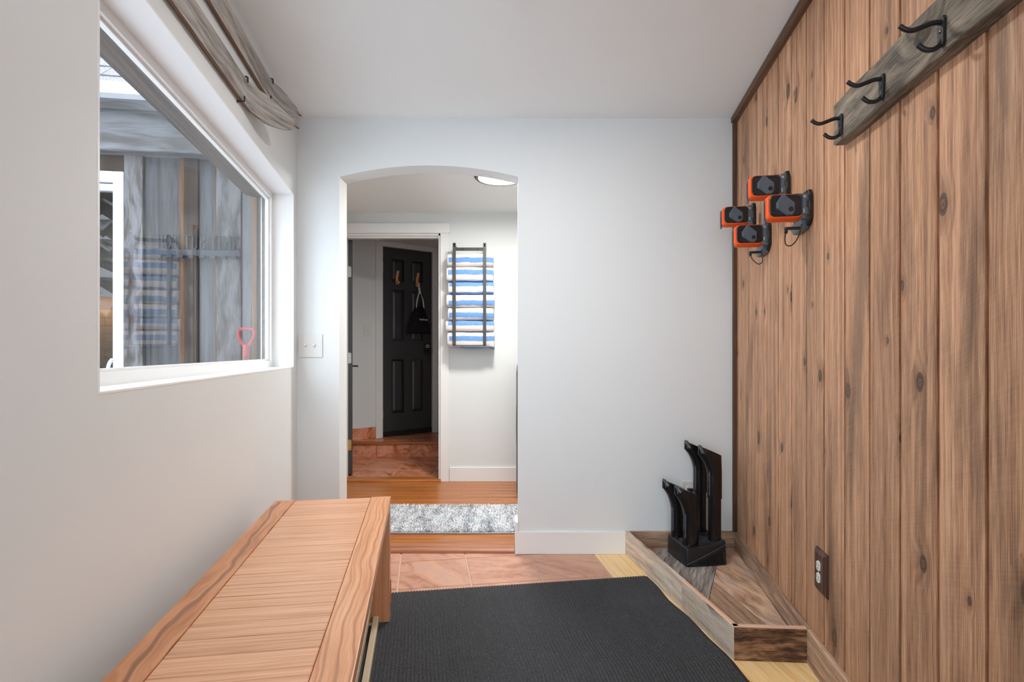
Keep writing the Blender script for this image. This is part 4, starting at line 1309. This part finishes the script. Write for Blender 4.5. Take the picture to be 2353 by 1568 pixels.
for i in range(7):
    z1, z0 = zs[i], zs[i + 1]
    rr = random.Random(50 + i)
    zc, h = (z0 + z1) / 2, (z1 - z0)
    xc = (RX0 + RX1) / 2 + 0.004 + rr.uniform(-0.005, 0.005)
    hwid = 0.182 + rr.uniform(-0.006, 0.006)
    bm = new()
    rings = []
    nx_ = 30
    seg = 28
    tilt = rr.uniform(-0.02, 0.02)
    for a in range(nx_ + 1):
        f = a / nx_
        x = -hwid + 2 * hwid * f
        endf = min(1, min(f, 1 - f) * nx_ / 1.6)
        sc = 0.90 + 0.10 * math.sqrt(max(0, endf))
        ring = []
        for k in range(seg):
            t = 2 * PI * k / seg
            c_, s_ = math.cos(t), math.sin(t)
            ey = abs(c_) ** 0.62 * (1 if c_ >= 0 else -1)
            ez = abs(s_) ** 0.55 * (1 if s_ >= 0 else -1)
            yy = 0.066 * ey * sc
            zz = (h / 2 - 0.0006) * ez * sc
            w = 0.0035 * math.sin(x * 21 + i * 1.7) + 0.002 * math.sin(x * 47 + i)
            zz += w * (0.4 if i < 6 else 0.3)
            if i == 6:
                zz += (-0.016 * (1 - (x / hwid) ** 2) if s_ < 0 else 0)
                if f > 0.86 and s_ < 0: zz -= 0.03 * (f - 0.86) / 0.14
            zz += tilt * x * (0.5 if i < 6 else 0)
            ring.append((x, yy, zz))
        rings.append(ring)
    loft(bm, rings)
    o = mk('rolled_towel', bm, M['towel'], None, frame((xc, 4.485, zc), 0), 60)
    o.color = (phs[i], 0, 0, 1)
    tag(o, names[i], 'towel', 'striped towels in the hall rack')

# ================================================================== wooden hooks and the bag on the slanted door
def door_hook(x, z, label):
    h = thing('door_hook', label, 'hook', MV @ Matrix.Translation((x, 0.004, z)), 'wooden hooks on the slanted door')
    pts = [(0.0, -0.010), (0.0, 0.058), (-0.030, 0.124), (-0.040, 0.120), (-0.014, 0.056), (-0.014, 0.004), (-0.030, 0.004), (-0.042, 0.018), (-0.052, 0.012), (-0.046, -0.006), (-0.034, -0.014), (-0.010, -0.018)]
    bm = prism(new(), pts, -0.012, 0.012, 'x', 0.0012)
    mk('hook_body', bm, M['beech'], h)
    for zz in (0.016, 0.040):
        mk('screw', lathe(new(), [(0, -0.0152), (0.003, -0.0148), (0.003, -0.013)], 8, 'y', (0, 0, zz)), M['slot'], h)
dhx = []
for px in (911.5, 958.0):
    q = (px - 1176.5) / 1300
    k = (q * D0.y - D0.x) / (DD.x - q * DD.y)
    dhx.append(k)
hz = []
for k, v in zip(dhx, (653, 657)):
    Yd = D0.y + DD.y * k
    hz.append(CAMH + (805 - v) / 1300 * Yd + 0.012)
door_hook(dhx[0], hz[0], 'bare bent beech hook on the black slanted door')
door_hook(dhx[1], hz[1], 'bent beech hook holding the drawstring bag')
kb = dhx[1] + 0.012
Yb = D0.y + DD.y * kb - 0.05
zb0 = CAMH + (805 - 767) / 1300 * Yb
zb1 = CAMH + (805 - 706) / 1300 * Yb
bag = thing('drawstring_bag', 'black drawstring bag with white lettering hanging from a door hook', 'bag', MV @ Matrix.Translation((kb, -0.030, zb0)))
hb = zb1 - zb0
bm = new()
rings = []
seg = 36
nr = 18
for r in range(nr + 1):
    f = r / nr
    hw_ = 0.150 * (1 - f) ** 0.75 * 0.92 + 0.052 if f < 1 else 0.052
    hw_ = 0.052 + 0.098 * (1 - f) ** 0.85
    dp = 0.014 + 0.026 * math.sin(min(1, f * 1.15) * PI) ** 0.8 * (1 - 0.3 * f)
    if r == 0: dp = 0.006
    ring = []
    for k in range(seg):
        t = 2 * PI * k / seg
        c_, s_ = math.cos(t), math.sin(t)
        x = hw_ * abs(c_) ** 0.8 * (1 if c_ >= 0 else -1)
        fold = 0.010 * f ** 1.2 * math.sin(t * 7 + 0.6) + 0.004 * math.sin(t * 3 + f * 3)
        y = (dp + fold) * s_
        z = hb * f + (0.004 * math.sin(t * 9) if r == nr else 0) - (0.004 * abs(c_) ** 3 if r == 0 else 0)
        ring.append((x - 0.008 * (1 - f), y, z))
    rings.append(ring)
loft(bm, rings)
mk('bag_body', bm, M['bagcloth'], bag, None, 60)
zt = hz[1] - 0.016 - zb0
for sgn_, x0 in ((-1, -0.046), (1, 0.046)):
    for off in (0.0, 0.006):
        pts = smooth_path([(x0 + off, -0.012, hb - 0.012), (x0 * 0.72 + off, -0.012, hb + (zt - hb) * 0.35), (x0 * 0.22 - sgn_ * off, -0.010, hb + (zt - hb) * 0.72), (-0.012 - sgn_ * 0.010 * (1 if off else -1), -0.006 + 0.0, zt)], 5)
        mk('cord', tube(new(), pts, 0.0028, 8), M['cord'], bag, None, 60)
mk('cord_loop', tube(new(), smooth_path([(-0.022, -0.006, zt), (-0.018, -0.004, zt + 0.012), (-0.012, -0.004, zt + 0.016), (-0.006, -0.004, zt + 0.012), (-0.002, -0.006, zt)], 4), 0.003, 8), M['cord'], bag, None, 60)
mk('knot', lathe(new(), [(0, -0.008), (0.006, -0.006), (0.009, 0), (0.006, 0.006), (0, 0.008)], 10, 'z', (0.0, -0.014, hb + (zt - hb) * 0.66)), M['cord'], bag, None, 60)
mk('cord_end', tube(new(), smooth_path([(-0.010, -0.012, zt - 0.004), (-0.028, -0.014, zt - 0.001), (-0.042, -0.012, zt - 0.008)], 4), [0.003] * 7 + [0.003, 0.005], 8), M['cord'], bag, None, 60)
fc = bpy.data.curves.new('bag_text', 'FONT')
fc.body = 'hairdryer'
fc.size = 0.040
fc.offset = 0.0008
fc.extrude = 0.0
fo = bpy.data.objects.new('bag_text', fc)
C.objects.link(fo)
dg = bpy.context.evaluated_depsgraph_get()
dg.update()
tm = bpy.data.meshes.new_from_object(fo.evaluated_get(dg))
bpy.data.objects.remove(fo, do_unlink=True)
xs_ = [v.co.x for v in tm.vertices]
wt = max(xs_) - min(xs_)
bmt = new()
bmt.from_mesh(tm)
bmesh.ops.subdivide_edges(bmt, edges=bmt.edges, cuts=1)
for v in bmt.verts:
    x = (v.co.x - min(xs_)) / wt * 0.118 - 0.020
    z = v.co.y * 0.118 / wt + hb * 0.50
    f = z / hb
    hw_ = 0.052 + 0.098 * (1 - f) ** 0.85
    dp = 0.014 + 0.026 * math.sin(min(1, f * 1.15) * PI) ** 0.8 * (1 - 0.3 * f)
    cc = min(0.99, abs((x + 0.008 * (1 - f)) / hw_)) ** (1 / 0.8)
    t = -math.acos(cc if x >= 0 else -cc)
    s_ = math.sin(t)
    fold = 0.010 * f ** 1.2 * math.sin(t * 7 + 0.6) + 0.004 * math.sin(t * 3 + f * 3)
    v.co = (x, (dp + fold) * s_ - 0.0018, z)
mk('lettering', bmt, M['print'], bag)['label'] = 'white lettering'

# ================================================================== shaggy hall rug
g = G('shaggy_rug_fibre')
co = g.n('ShaderNodeTexCoord').outputs['Object']
stv = g.n('ShaderNodeMapping', {'Vector': co, 'Rotation': (0, 0, math.radians(24)), 'Scale': (11.0, 3.0, 1.0)}).outputs[0]
n1 = g.noise(stv, 1.0, 4, 0.65, 0.5)
n2 = g.noise(co, 120, 2)
f = g.m2('ADD', g.m2('MULTIPLY', n1, 0.68), g.m2('MULTIPLY', n2, 0.32))
col = g.ramp(g.map(f, 0.3, 0.68), [(0, lin(132, 130, 132)), (0.22, lin(190, 190, 196)), (0.45, lin(226, 228, 232)), (0.75, lin(244, 245, 247)), (1.0, lin(250, 250, 250))])
bl = g.noise(co, 9, 3)
col = g.mix(g.m2('MULTIPLY', g.map(bl, 0.56, 0.68), 0.45), col, lin(166, 196, 210))
br = g.noise(g.n('ShaderNodeMapping', {'Vector': co, 'Location': (5, 2, 0)}).outputs[0], 5, 3)
col = g.mix(g.m2('MULTIPLY', g.map(br, 0.56, 0.7), 0.45), col, lin(172, 158, 142))
g.set(Base_Color=col, Roughness=0.9)
g.b.inputs['Specular IOR Level'].default_value = 0.2
M['rug'] = g.m
rug = thing('hall_rug', 'shaggy pale blue grey rug on the hall floor', 'rug', frame((0, 3.262, HZ), 0))
rx0, rx1, rl = -0.98, 0.66, 0.565
mk('backing', bx(rx0, rx1, 0, rl, 0.0, 0.008, 0.002), M['lgrey'], rug)
mk('bound_edge', tube(new(), [(rx0, -0.002, 0.005), (rx1, -0.002, 0.005)], 0.0042, 8), M['lgrey'], rug, None, 60)
verts, faces = [], []
rr = random.Random(11)
for k in range(52000):
    x = rr.uniform(rx0, rx1); y = rr.uniform(0, rl)
    a = rr.uniform(0, 2 * PI)
    ln = rr.uniform(0.007, 0.016)
    lean = rr.uniform(0.004, 0.020)
    w = 0.0019
    i0 = len(verts)
    dx, dy = math.cos(a), math.sin(a)
    verts += [(x - dy * w, y + dx * w, 0.006), (x + dy * w, y - dx * w, 0.006), (x + dx * lean * 0.5 + dy * w, y + dy * lean * 0.5 - dx * w, 0.006 + ln * 0.7), (x + dx * lean * 0.5 - dy * w, y + dy * lean * 0.5 + dx * w, 0.006 + ln * 0.7), (x + dx * lean, y + dy * lean, 0.006 + ln)]
    faces += [(i0, i0 + 1, i0 + 2, i0 + 3), (i0 + 3, i0 + 2, i0 + 4)]
me = bpy.data.meshes.new('pile')
me.from_pydata(verts, [], faces)
me.materials.append(M['rug'])
pile = bpy.data.objects.new('pile', me)
link(pile, rug)
pile['kind'] = 'stuff'

# ================================================================== graphite washer at the hall side
ws = thing('washing_machine', 'graphite front-loading washer half hidden behind the arch', 'washer', frame((0.033, 4.02, HZ), 0))
bm = new()
prof_ = [(0.012, 0.030), (0.0, 0.045), (0.0, 0.90), (0.010, 0.945), (0.030, 0.965), (0.62, 0.965), (0.62, 0.030)]
prism(bm, prof_, 0.0, 0.50, 'y', 0.006, 2)
mk('cabinet', bm, M['washer'], ws, None, 40)
mk('control_panel', prism(new(), [(0.004, 0.862), (0.0, 0.868), (0.006, 0.942), (0.020, 0.955), (0.030, 0.955), (0.030, 0.862)], 0.006, 0.494, 'y', 0.001), M['satin'], ws)
dr = mk('door', lathe(new(), [(0.0, -0.003), (0.12, -0.003), (0.155, -0.002), (0.160, 0.002), (0, 0.002)], 40, 'x', (0, 0.25, 0.50)), M['gloss'], ws, None, 40)
for yy in (0.04, 0.46):
    for xx in (0.05, 0.56):
        mk('foot', lathe(new(), [(0, 0), (0.022, 0), (0.022, 0.012), (0.012, 0.014), (0.012, 0.034), (0, 0.034)], 16, 'z', (xx, yy, 0)), M['satin'], ws, None, 40)

# ================================================================== outside: the wing of the house seen through the window (frame ML)
def wx(name, cols, **k):
    return wood(name, cols, **k)
M['exgrey'] = wx('weathered_grey_siding', [lin(48, 45, 45), lin(72, 71, 72), lin(87, 87, 91), lin(98, 98, 102)], axis=2, F=34, A1=1.2, blotch=0.5, bcol=lin(54, 43, 35), rough=0.85, bump=0.7, bA=1.5, bB=8)
M['exbrown'] = wx('dark_brown_siding', [lin(29, 21, 16), lin(48, 35, 28), lin(60, 48, 37), lin(72, 60, 51)], axis=2, F=34, A1=1.2, blotch=0.5, bcol=lin(35, 28, 25), rough=0.85, bump=0.7)
M['exwhite'] = wx('flaking_white_siding', [lin(52, 43, 36), lin(78, 74, 72), lin(105, 102, 105), lin(112, 110, 112)], axis=2, F=30, A1=5.0, dist=1.0, blotch=0.9, bcol=lin(48, 32, 25), rough=0.85, bump=0.7, bA=2.2, bB=10, bth=0.50)
M['exorange'] = wx('orange_board_edge', [lin(76, 48, 24), lin(99, 67, 36), lin(114, 82, 48)], axis=2, F=120, rough=0.8, bump=0.5)
M['exbeam'] = wx('weathered_beam', [lin(64, 60, 58), lin(87, 86, 86), lin(105, 105, 108), lin(114, 113, 113)], axis=1, F=18, A1=1.6, dist=1.4, blotch=0.6, bcol=lin(67, 60, 51), rough=0.85, bump=0.8, bA=1.5, bB=6)
M['extwhite'] = plain('white_vinyl', (0.66, 0.67, 0.69, 1), 0.45)
M['snow'] = plain('snow', (0.82, 0.85, 0.88, 1), 0.8, bump=0.5, bscale=8, bdist=0.05)
XS = 3.125
# unseen eave of this room's own roof, added to shade the wall outside
struct(mk('roof_eave_added', bx(-0.4, 2.86, 0.10, 0.34, 2.44, 2.56), M['extbrown'], None, ML), 'unseen brown eave added over the picture window for shade')
struct(mk('ground', bx(-16, 16, -18, 24, -0.62, -0.40), M['snow']), 'snow-covered ground outdoors')
xw = new()
box(xw, XS, XS + 0.12, 0.162, 0.868, -0.4, 2.30)
box(xw, XS, XS + 0.12, 1.62, 3.6, -0.4, 2.30)
box(xw, XS, XS + 0.12, 0.868, 1.62, -0.4, 0.62)
box(xw, XS, XS + 0.12, 0.868, 1.62, 2.00, 2.30)
exw = struct(mk('wall_exterior', xw, M['exbrown'], None, ML), 'rough timber clad outside wall beyond the window')
bl_ = [(0.163, 0.218, 0.012, 'exgrey'), (0.220, 0.246, 0.020, 'exorange'), (0.248, 0.298, 0.010, 'exgrey'), (0.300, 0.424, 0.022, 'exwhite'), (0.4245, 0.431, 0.023, 'exorange'),
       (0.433, 0.511, 0.008, 'exgrey'), (0.512, 0.582, 0.026, 'exbrown'), (0.5825, 0.601, 0.020, 'exorange'), (0.602, 0.776, 0.006, 'exgrey'), (0.778, 0.866, 0.028, 'exwhite')]
for a, b, p, mt in bl_:
    w = b - a
    mk('siding_board', bx(-p, 0.002, -w / 2, w / 2, -0.38, 2.09, 0.0015), M[mt], exw, Matrix.Translation((XS, (a + b) / 2, 0)))
for k in range(14):
    a = 1.63 + k * 0.14
    mk('siding_board', bx(-0.012 - 0.012 * (k % 2), 0.002, 0.002, 0.138, -0.38, 2.09), M['exbrown'], exw, Matrix.Translation((XS, a, 0)))
mk('siding_board', bx(-0.016, 0.002, 0.868, 1.62, 2.003, 2.09), M['exbrown'], exw, Matrix.Translation((XS, 0, 0)))
# beam, fascia, gutter and shingles
bmn = new()
box(bmn, 3.02, XS + 0.01, 0.165, 3.6, 2.088, 2.292, 0.004)
mk('beam', bmn, M['exbeam'], exw)
mk('fascia', bx(2.965, 3.025, 0.165, 3.6, 2.272, 2.352, 0.002), M['exbeam'], exw)
gt = struct(mk('trim_8', prism(new(), [(2.965, 2.322), (2.900, 2.322), (2.885, 2.345), (2.885, 2.372), (2.890, 2.372), (2.892, 2.348), (2.904, 2.328), (2.960, 2.328), (2.960, 2.372), (2.965, 2.372)], -3.6, -0.165, 'y'), M['extwhite'], None, ML @ Matrix.Scale(-1, 4, (0, 1, 0))), 'white gutter along the eave outside')
g = G('asphalt_shingle')
co = g.n('ShaderNodeTexCoord').outputs['Object']
rnd = g.n('ShaderNodeObjectInfo').outputs['Random']
sv = g.n('ShaderNodeTexVoronoi', {'Vector': co, 'Scale': 300.0})
sc_ = g.n('ShaderNodeSeparateColor', {0: sv.outputs['Color']}).outputs[0]
col = g.ramp(sc_, [(0, lin(84, 84, 88)), (0.5, lin(124, 122, 126)), (1, lin(168, 166, 168))])
col = g.mix(g.m2('MULTIPLY', g.m2('FRACT', g.m2('MULTIPLY', rnd, 5.3)), 0.4), col, lin(104, 94, 94))
g.set(Base_Color=col, Roughness=0.95)
g.bump(sc_, 0.6, 0.003)
M['shingle'] = g.m
RA = math.radians(42)
roofM = ML @ Matrix.Translation((2.90, 0, 2.362)) @ Matrix.Rotation(-RA, 4, 'Y')
roof = struct(mk('roof', bx(0.02, 2.6, 0.165, 3.6, -0.04, -0.012), M['extbrown'], None, roofM), 'grey asphalt shingle roof of the wing outside')
src = None
for c in range(10):
    for k in range(11):
        mt = Matrix.Translation((c * 0.140, 0.17 + k * 0.305 + (0.15 if c % 2 else 0.0), 0.0)) @ Matrix.Rotation(-0.05, 4, 'Y').inverted()
        if src is None:
            src = mk('shingle', bx(0, 0.30, 0, 0.301, -0.010, -0.002, 0.0008), M['shingle'], roof, mt)
        else:
            inst(src, roof, mt)
# white window in that wall, its dim kitchen behind
w2 = holder('window_2', ML @ Matrix.Translation((XS, 0, 0)))
w2['label'] = 'white framed window in the timber wall outside'
mk('frame', bx(-0.030, 0.06, 0.868, 0.918, 0.62, 2.0, 0.003), M['extwhite'], w2)
mk('frame', bx(-0.030, 0.06, 1.57, 1.62, 0.62, 2.0, 0.003), M['extwhite'], w2)
mk('frame', bx(-0.030, 0.06, 0.918, 1.57, 1.945, 2.0, 0.003), M['extwhite'], w2)
mk('frame', bx(-0.030, 0.06, 0.918, 1.57, 0.62, 0.68, 0.003), M['extwhite'], w2)
mk('sash', boxes([(-0.012, 0.04, 0.918, 0.926, 0.68, 1.945), (-0.012, 0.04, 0.926, 1.57, 1.905, 1.938), (-0.012, 0.04, 0.926, 1.57, 0.68, 0.715)], 0.001), M['extwhite'], w2)
mk('pane', bx(0.010, 0.013, 0.922, 1.57, 0.70, 1.92), M['glass2'], w2)
kd = 5.75
kn = new()
box(kn, XS + 0.12, kd + 0.1, 3.3, 3.4, 0, 2.35)
box(kn, kd, kd + 0.1, 0.75, 3.4, 0, 2.35)
box(kn, XS + 0.12, kd, 0.75, 0.80, 0, 2.35)
M['kitch'] = plain('tan_kitchen_wall', lin(120, 98, 80), 0.8)
kw = struct(mk('wall_kitchen', kn, M['kitch'], None, ML), 'kitchen wall of tan tiles seen through the outside window')
struct(mk('floor_kitchen', bx(XS + 0.12, kd, 0.8, 3.3, -0.05, 0.0), M['kitch'], None, ML))
struct(mk('ceiling_kitchen', bx(XS + 0.12, kd, 0.75, 3.4, 2.30, 2.35), M['kitch'], None, ML))
M['subway'] = plain('tan_glazed_tile', lin(176, 150, 112), 0.3, var=0.15)
src = None
for r in range(7):
    for c in range(8):
        mt = Matrix.Translation((kd - 0.006, 1.75 + c * 0.152 + (0.076 if r % 2 else 0), 0.92 + r * 0.077))
        if src is None:
            src = mk('wall_tile', bx(0, 0.008, 0.002, 0.150, 0.002, 0.075, 0.002), M['subway'], kw, mt)
        else:
            inst(src, kw, mt)
kl = thing('under_cabinet_light', 'warm light strip above the tan kitchen tiles', 'light', ML @ Matrix.Translation((kd - 0.16, 1.75, 1.585)))
M['warm'] = emit('warm_strip', (1.0, 0.62, 0.28, 1), 22.0)
mk('strip', bx(0, 0.05, 0, 1.25, 0, 0.012), M['warm'], kl)
mk('cabinet_base', bx(-0.2, 0.155, -0.1, 1.35, 0.012, 0.35), M['exbrown'], kl)
mk('valance', bx(-0.2, -0.18, -0.1, 1.35, -0.03, 0.013), M['exbrown'], kl)
st_ = thing('kitchen_appliance', 'black kitchen appliance with four knobs behind the outside window', 'appliance', ML @ Matrix.Translation((4.60, 1.62, 0.80)))
mk('housing', bx(0, 0.16, -0.10, 0.02, 0.0, 0.36, 0.004), M['satin'], st_)
for k in range(4):
    mk('knob', lathe(new(), [(0, 0.045), (0.016, 0.045), (0.020, 0.035), (0.020, 0.018), (0, 0.018)], 16, 'y', (0.05, 0, 0.10 + k * 0.065)), M['satin'], st_, None, 40)
struct(mk('trim_9', bx(4.40, kd, 0.8, 3.3, 0.74, 0.80), M['exbrown'], None, ML), 'kitchen counter')

# metal sign HOT TUB TIME with a row of pegs
def glyph(ch):
    S = 0.16; sf = 0.06
    R = []
    def rc(x0, x1, y0, y1): R.append([(x0, y0), (x1, y0), (x1, y1), (x0, y1)])
    def stem(x, a=0.0, b=1.0, s0=True, s1=True):
        rc(x, x + S, a, b)
        if s0: rc(x - 0.06, x + S + 0.06, a, a + sf)
        if s1: rc(x - 0.06, x + S + 0.06, b - sf, b)
    def arcring(cx, cy, rx, ry, wx_, wy_, a0, a1, n=18):
        for k in range(n):
            t0 = a0 + (a1 - a0) * k / n; t1 = a0 + (a1 - a0) * (k + 1) / n
            R.append([(cx + rx * math.cos(t0), cy + ry * math.sin(t0)), (cx + rx * math.cos(t1), cy + ry * math.sin(t1)),
                      (cx + (rx - wx_) * math.cos(t1), cy + (ry - wy_) * math.sin(t1)), (cx + (rx - wx_) * math.cos(t0), cy + (ry - wy_) * math.sin(t0))])
    w = 0.62
    if ch == 'H': stem(0.06); stem(w - S - 0.06); rc(0.06 + S, w - S - 0.06, 0.47, 0.53)
    elif ch == 'O': arcring(w / 2, 0.5, w / 2, 0.5, 0.16, 0.06, 0, 2 * PI, 28)
    elif ch == 'T':
        stem(w / 2 - S / 2, s1=False); rc(0, w, 0.94, 1.0); rc(0, 0.05, 0.76, 0.94); rc(w - 0.05, w, 0.76, 0.94)
    elif ch == 'U':
        stem(0.06, 0.28, 1.0, False, True); rc(w - 0.15, w - 0.07, 0.28, 1.0); rc(w - 0.21, w - 0.01, 0.94, 1.0)
        arcring(w / 2, 0.28, w / 2 - 0.06, 0.28, 0.14, 0.07, PI, 2 * PI)
    elif ch == 'B':
        stem(0.06); arcring(0.20, 0.75, w - 0.24, 0.25, 0.15, 0.06, -PI / 2, PI / 2); arcring(0.20, 0.26, w - 0.20, 0.26, 0.16, 0.06, -PI / 2, PI / 2)
    elif ch == 'I': w = 0.34; stem(0.09)
    elif ch == 'M':
        w = 0.86; rc(0.08, 0.14, 0, 1); rc(0.0, 0.22, 0, sf); rc(w - 0.24, w - 0.08, 0, 1); rc(w - 0.30, w, 0, sf); rc(0, 0.18, 0.94, 1.0); rc(w - 0.20, w, 0.94, 1.0)
        R.append([(0.08, 1.0), (0.24, 1.0), (0.47, 0.12), (0.40, 0.05)]); R.append([(0.40, 0.05), (0.47, 0.12), (w - 0.16, 1.0), (w - 0.22, 1.0)])
    elif ch == 'E':
        stem(0.06); rc(0.2, w, 0.94, 1.0); rc(0.2, w, 0.0, 0.06); rc(0.2, w * 0.75, 0.47, 0.53); rc(w - 0.05, w, 0.78, 0.94); rc(w - 0.05, w, 0.06, 0.24); rc(w * 0.75 - 0.05, w * 0.75, 0.4, 0.6)
    return R, w
M['signmetal'] = plain('dark_blue_steel', (0.016, 0.018, 0.026, 1), 0.5, 0.0, bump=0.1, bscale=200)
# sign frame: x to the viewer's right, y away from the viewer
sgM = ML @ Matrix.Translation((XS - 0.034, 0.712, 1.572)) @ Matrix.Rotation(-PI / 2, 4, 'Z')
sg = thing('hook_sign', 'dark metal sign reading HOT TUB TIME with pegs on the outside wall', 'sign', sgM)
SWD = 0.415
mk('bar', bx(0, SWD, -0.004, 0.008, 0, 0.034, 0.001), M['signmetal'], sg)
adv = []
tot = 0
for ch in 'HOT TUB TIME':
    if ch == ' ':
        tot += 0.30; continue
    R, w = glyph(ch)
    adv.append((R, tot)); tot += w + 0.09
hL = 0.074
sc = (SWD - 0.010) / tot
for R, x in adv:
    bm = new()
    for q in R:
        prism(bm, [(0.006 + (x + a) * sc, 0.0345 + b * hL) for a, b in q], -0.004, 0.002, 'y')
    mk('letter', bm, M['signmetal'], sg)
for k in range(8):
    x = 0.012 + k * (SWD - 0.05) / 7
    mk('peg', prism(new(), [(-0.004, 0.004), (-0.030, -0.006), (-0.034, 0.004), (-0.030, -0.014), (-0.004, -0.014)][0:2] + [(-0.032, -0.002), (-0.036, -0.002), (-0.034, -0.016), (-0.004, -0.014)], x, x + 0.026, 'x'), M['signmetal'], sg)

# red-handled shovel leaning outside
shM = ML @ Matrix.Translation((3.02, 0.262, -0.40)) @ Matrix.Rotation(-PI / 2, 4, 'Z')
sv_ = thing('shovel', 'red D-grip shovel leaning against the outside timber wall', 'shovel', shM)
zt = 1.592
mk('shaft', tube(new(), [(0, -0.02, 0.36), (0, 0.045, zt - 0.10)], 0.015, 12), M['exorange'], sv_, None, 50)
gp = new()
loft(gp, [[(x, y + 0.047, z) for x, y, z in [(r_ * math.cos(a), r_ * math.sin(a), z) for a in [2 * PI * k / 12 for k in range(12)]]] for r_, z in ((0.019, zt - 0.18), (0.020, zt - 0.12), (0.017, zt - 0.085))])
mk('grip_socket', gp, M['red'], sv_, None, 50)
mk('grip', tube(new(), smooth_path([(-0.006, 0.047, zt - 0.10), (-0.034, 0.047, zt - 0.050), (-0.038, 0.047, zt - 0.015), (-0.024, 0.047, zt - 0.004), (0.0, 0.047, zt), (0.026, 0.047, zt - 0.003), (0.040, 0.047, zt - 0.016), (0.034, 0.047, zt - 0.052), (0.006, 0.047, zt - 0.10)], 5), 0.0095, 10), M['red'], sv_, None, 60)
bm = new()
n = 12
vv = []
for j in range(9):
    for i in range(n + 1):
        x = -0.20 + 0.40 * i / n
        z = 0.02 + 0.38 * j / 8
        vv.append(bm.verts.new((x, -0.045 - 0.05 * (1 - (x / 0.20) ** 2) * (1 - j / 10) + 0.05 * j / 8, z)))
for j in range(8):
    for i in range(n):
        bm.faces.new((vv[j * (n + 1) + i], vv[j * (n + 1) + i + 1], vv[(j + 1) * (n + 1) + i + 1], vv[(j + 1) * (n + 1) + i]))
r = bmesh.ops.solidify(bm, geom=bm.faces[:], thickness=0.004)
mk('blade', bm, M['red'], sv_, None, 50)
# pale blue curved handle by the white window frame
bhM = ML @ Matrix.Translation((XS - 0.05, 0.915, -0.40)) @ Matrix.Rotation(-PI / 2, 4, 'Z')
M['paleblue'] = plain('pale_blue_plastic', lin(196, 212, 226), 0.4)
bh = thing('brush_handle', 'pale blue plastic tool handle leaning by the white outside window', 'handle', bhM)
mk('curved_grip', tube(new(), smooth_path([(-0.020, 0, 1.30), (-0.018, 0, 1.36), (-0.008, 0, 1.41), (0.008, -0.002, 1.432)], 5), [0.009] * 14 + [0.010, 0.007], 10), M['paleblue'], bh, None, 50)
mk('pole', tube(new(), [(-0.03, -0.12, 0.0), (-0.020, 0, 1.305)], 0.009, 10), M['paleblue'], bh, None, 50)

# snow-laden conifer out in the yard (seen mirrored in the outside window)
M['needles'] = plain('dark_conifer_needles', (0.012, 0.018, 0.012, 1), 0.9, var=0.4)
M['bark'] = plain('conifer_bark', lin(60, 46, 36), 0.9, bump=0.6, bscale=40)
def conifer(x, y, h, label, seed):
    t = thing('snowy_conifer', label, 'tree', frame((x, y, -0.40), 0))
    rr = random.Random(seed)
    mk('trunk', tube(new(), [(0, 0, 0), (0, 0, h)], [0.16, 0.02], 10), M['bark'], t, None, 50)
    nb = new(); sn = new()
    z = 0.7
    while z < h - 0.2:
        L = (h - z) * 0.32 + 0.15
        for k in range(9):
            a = rr.uniform(0, 2 * PI)
            l = L * rr.uniform(0.7, 1.1)
            d = Vector((math.cos(a), math.sin(a), 0)); p = Vector((-math.sin(a), math.cos(a), 0))
            w = 0.10 + 0.16 * l
            b0 = Vector((0, 0, z)); mid = d * l * 0.55 + Vector((0, 0, z - 0.05 * l)); tip = d * l + Vector((0, 0, z - 0.38 * l))
            def leaf(bm, up, wk, f0, f1):
                q = [b0.lerp(mid, f0) + up, mid + p * w * wk + up, tip.lerp(mid, 1 - f1) + up, mid - p * w * wk + up]
                lo = [v - Vector((0, 0, 0.05)) for v in q]
                loft(bm, [q, lo])
            leaf(nb, Vector((0, 0, 0)), 1.0, 0.0, 1.0)
            if rr.random() < 0.75:
                leaf(sn, Vector((0, 0, 0.06)), rr.uniform(0.5, 0.9), 0.2, rr.uniform(0.7, 1.0))
        z += 0.34
    mk('branches', nb, M['needles'], t)
    mk('snow_cover', sn, M['snow'], t)
conifer(-5.0, -5.6, 6.5, 'snow-laden conifer in the yard, nearest the added glazed door', 3)
conifer(-7.4, -8.6, 8.0, 'tall snow-laden conifer at the back of the yard', 4)
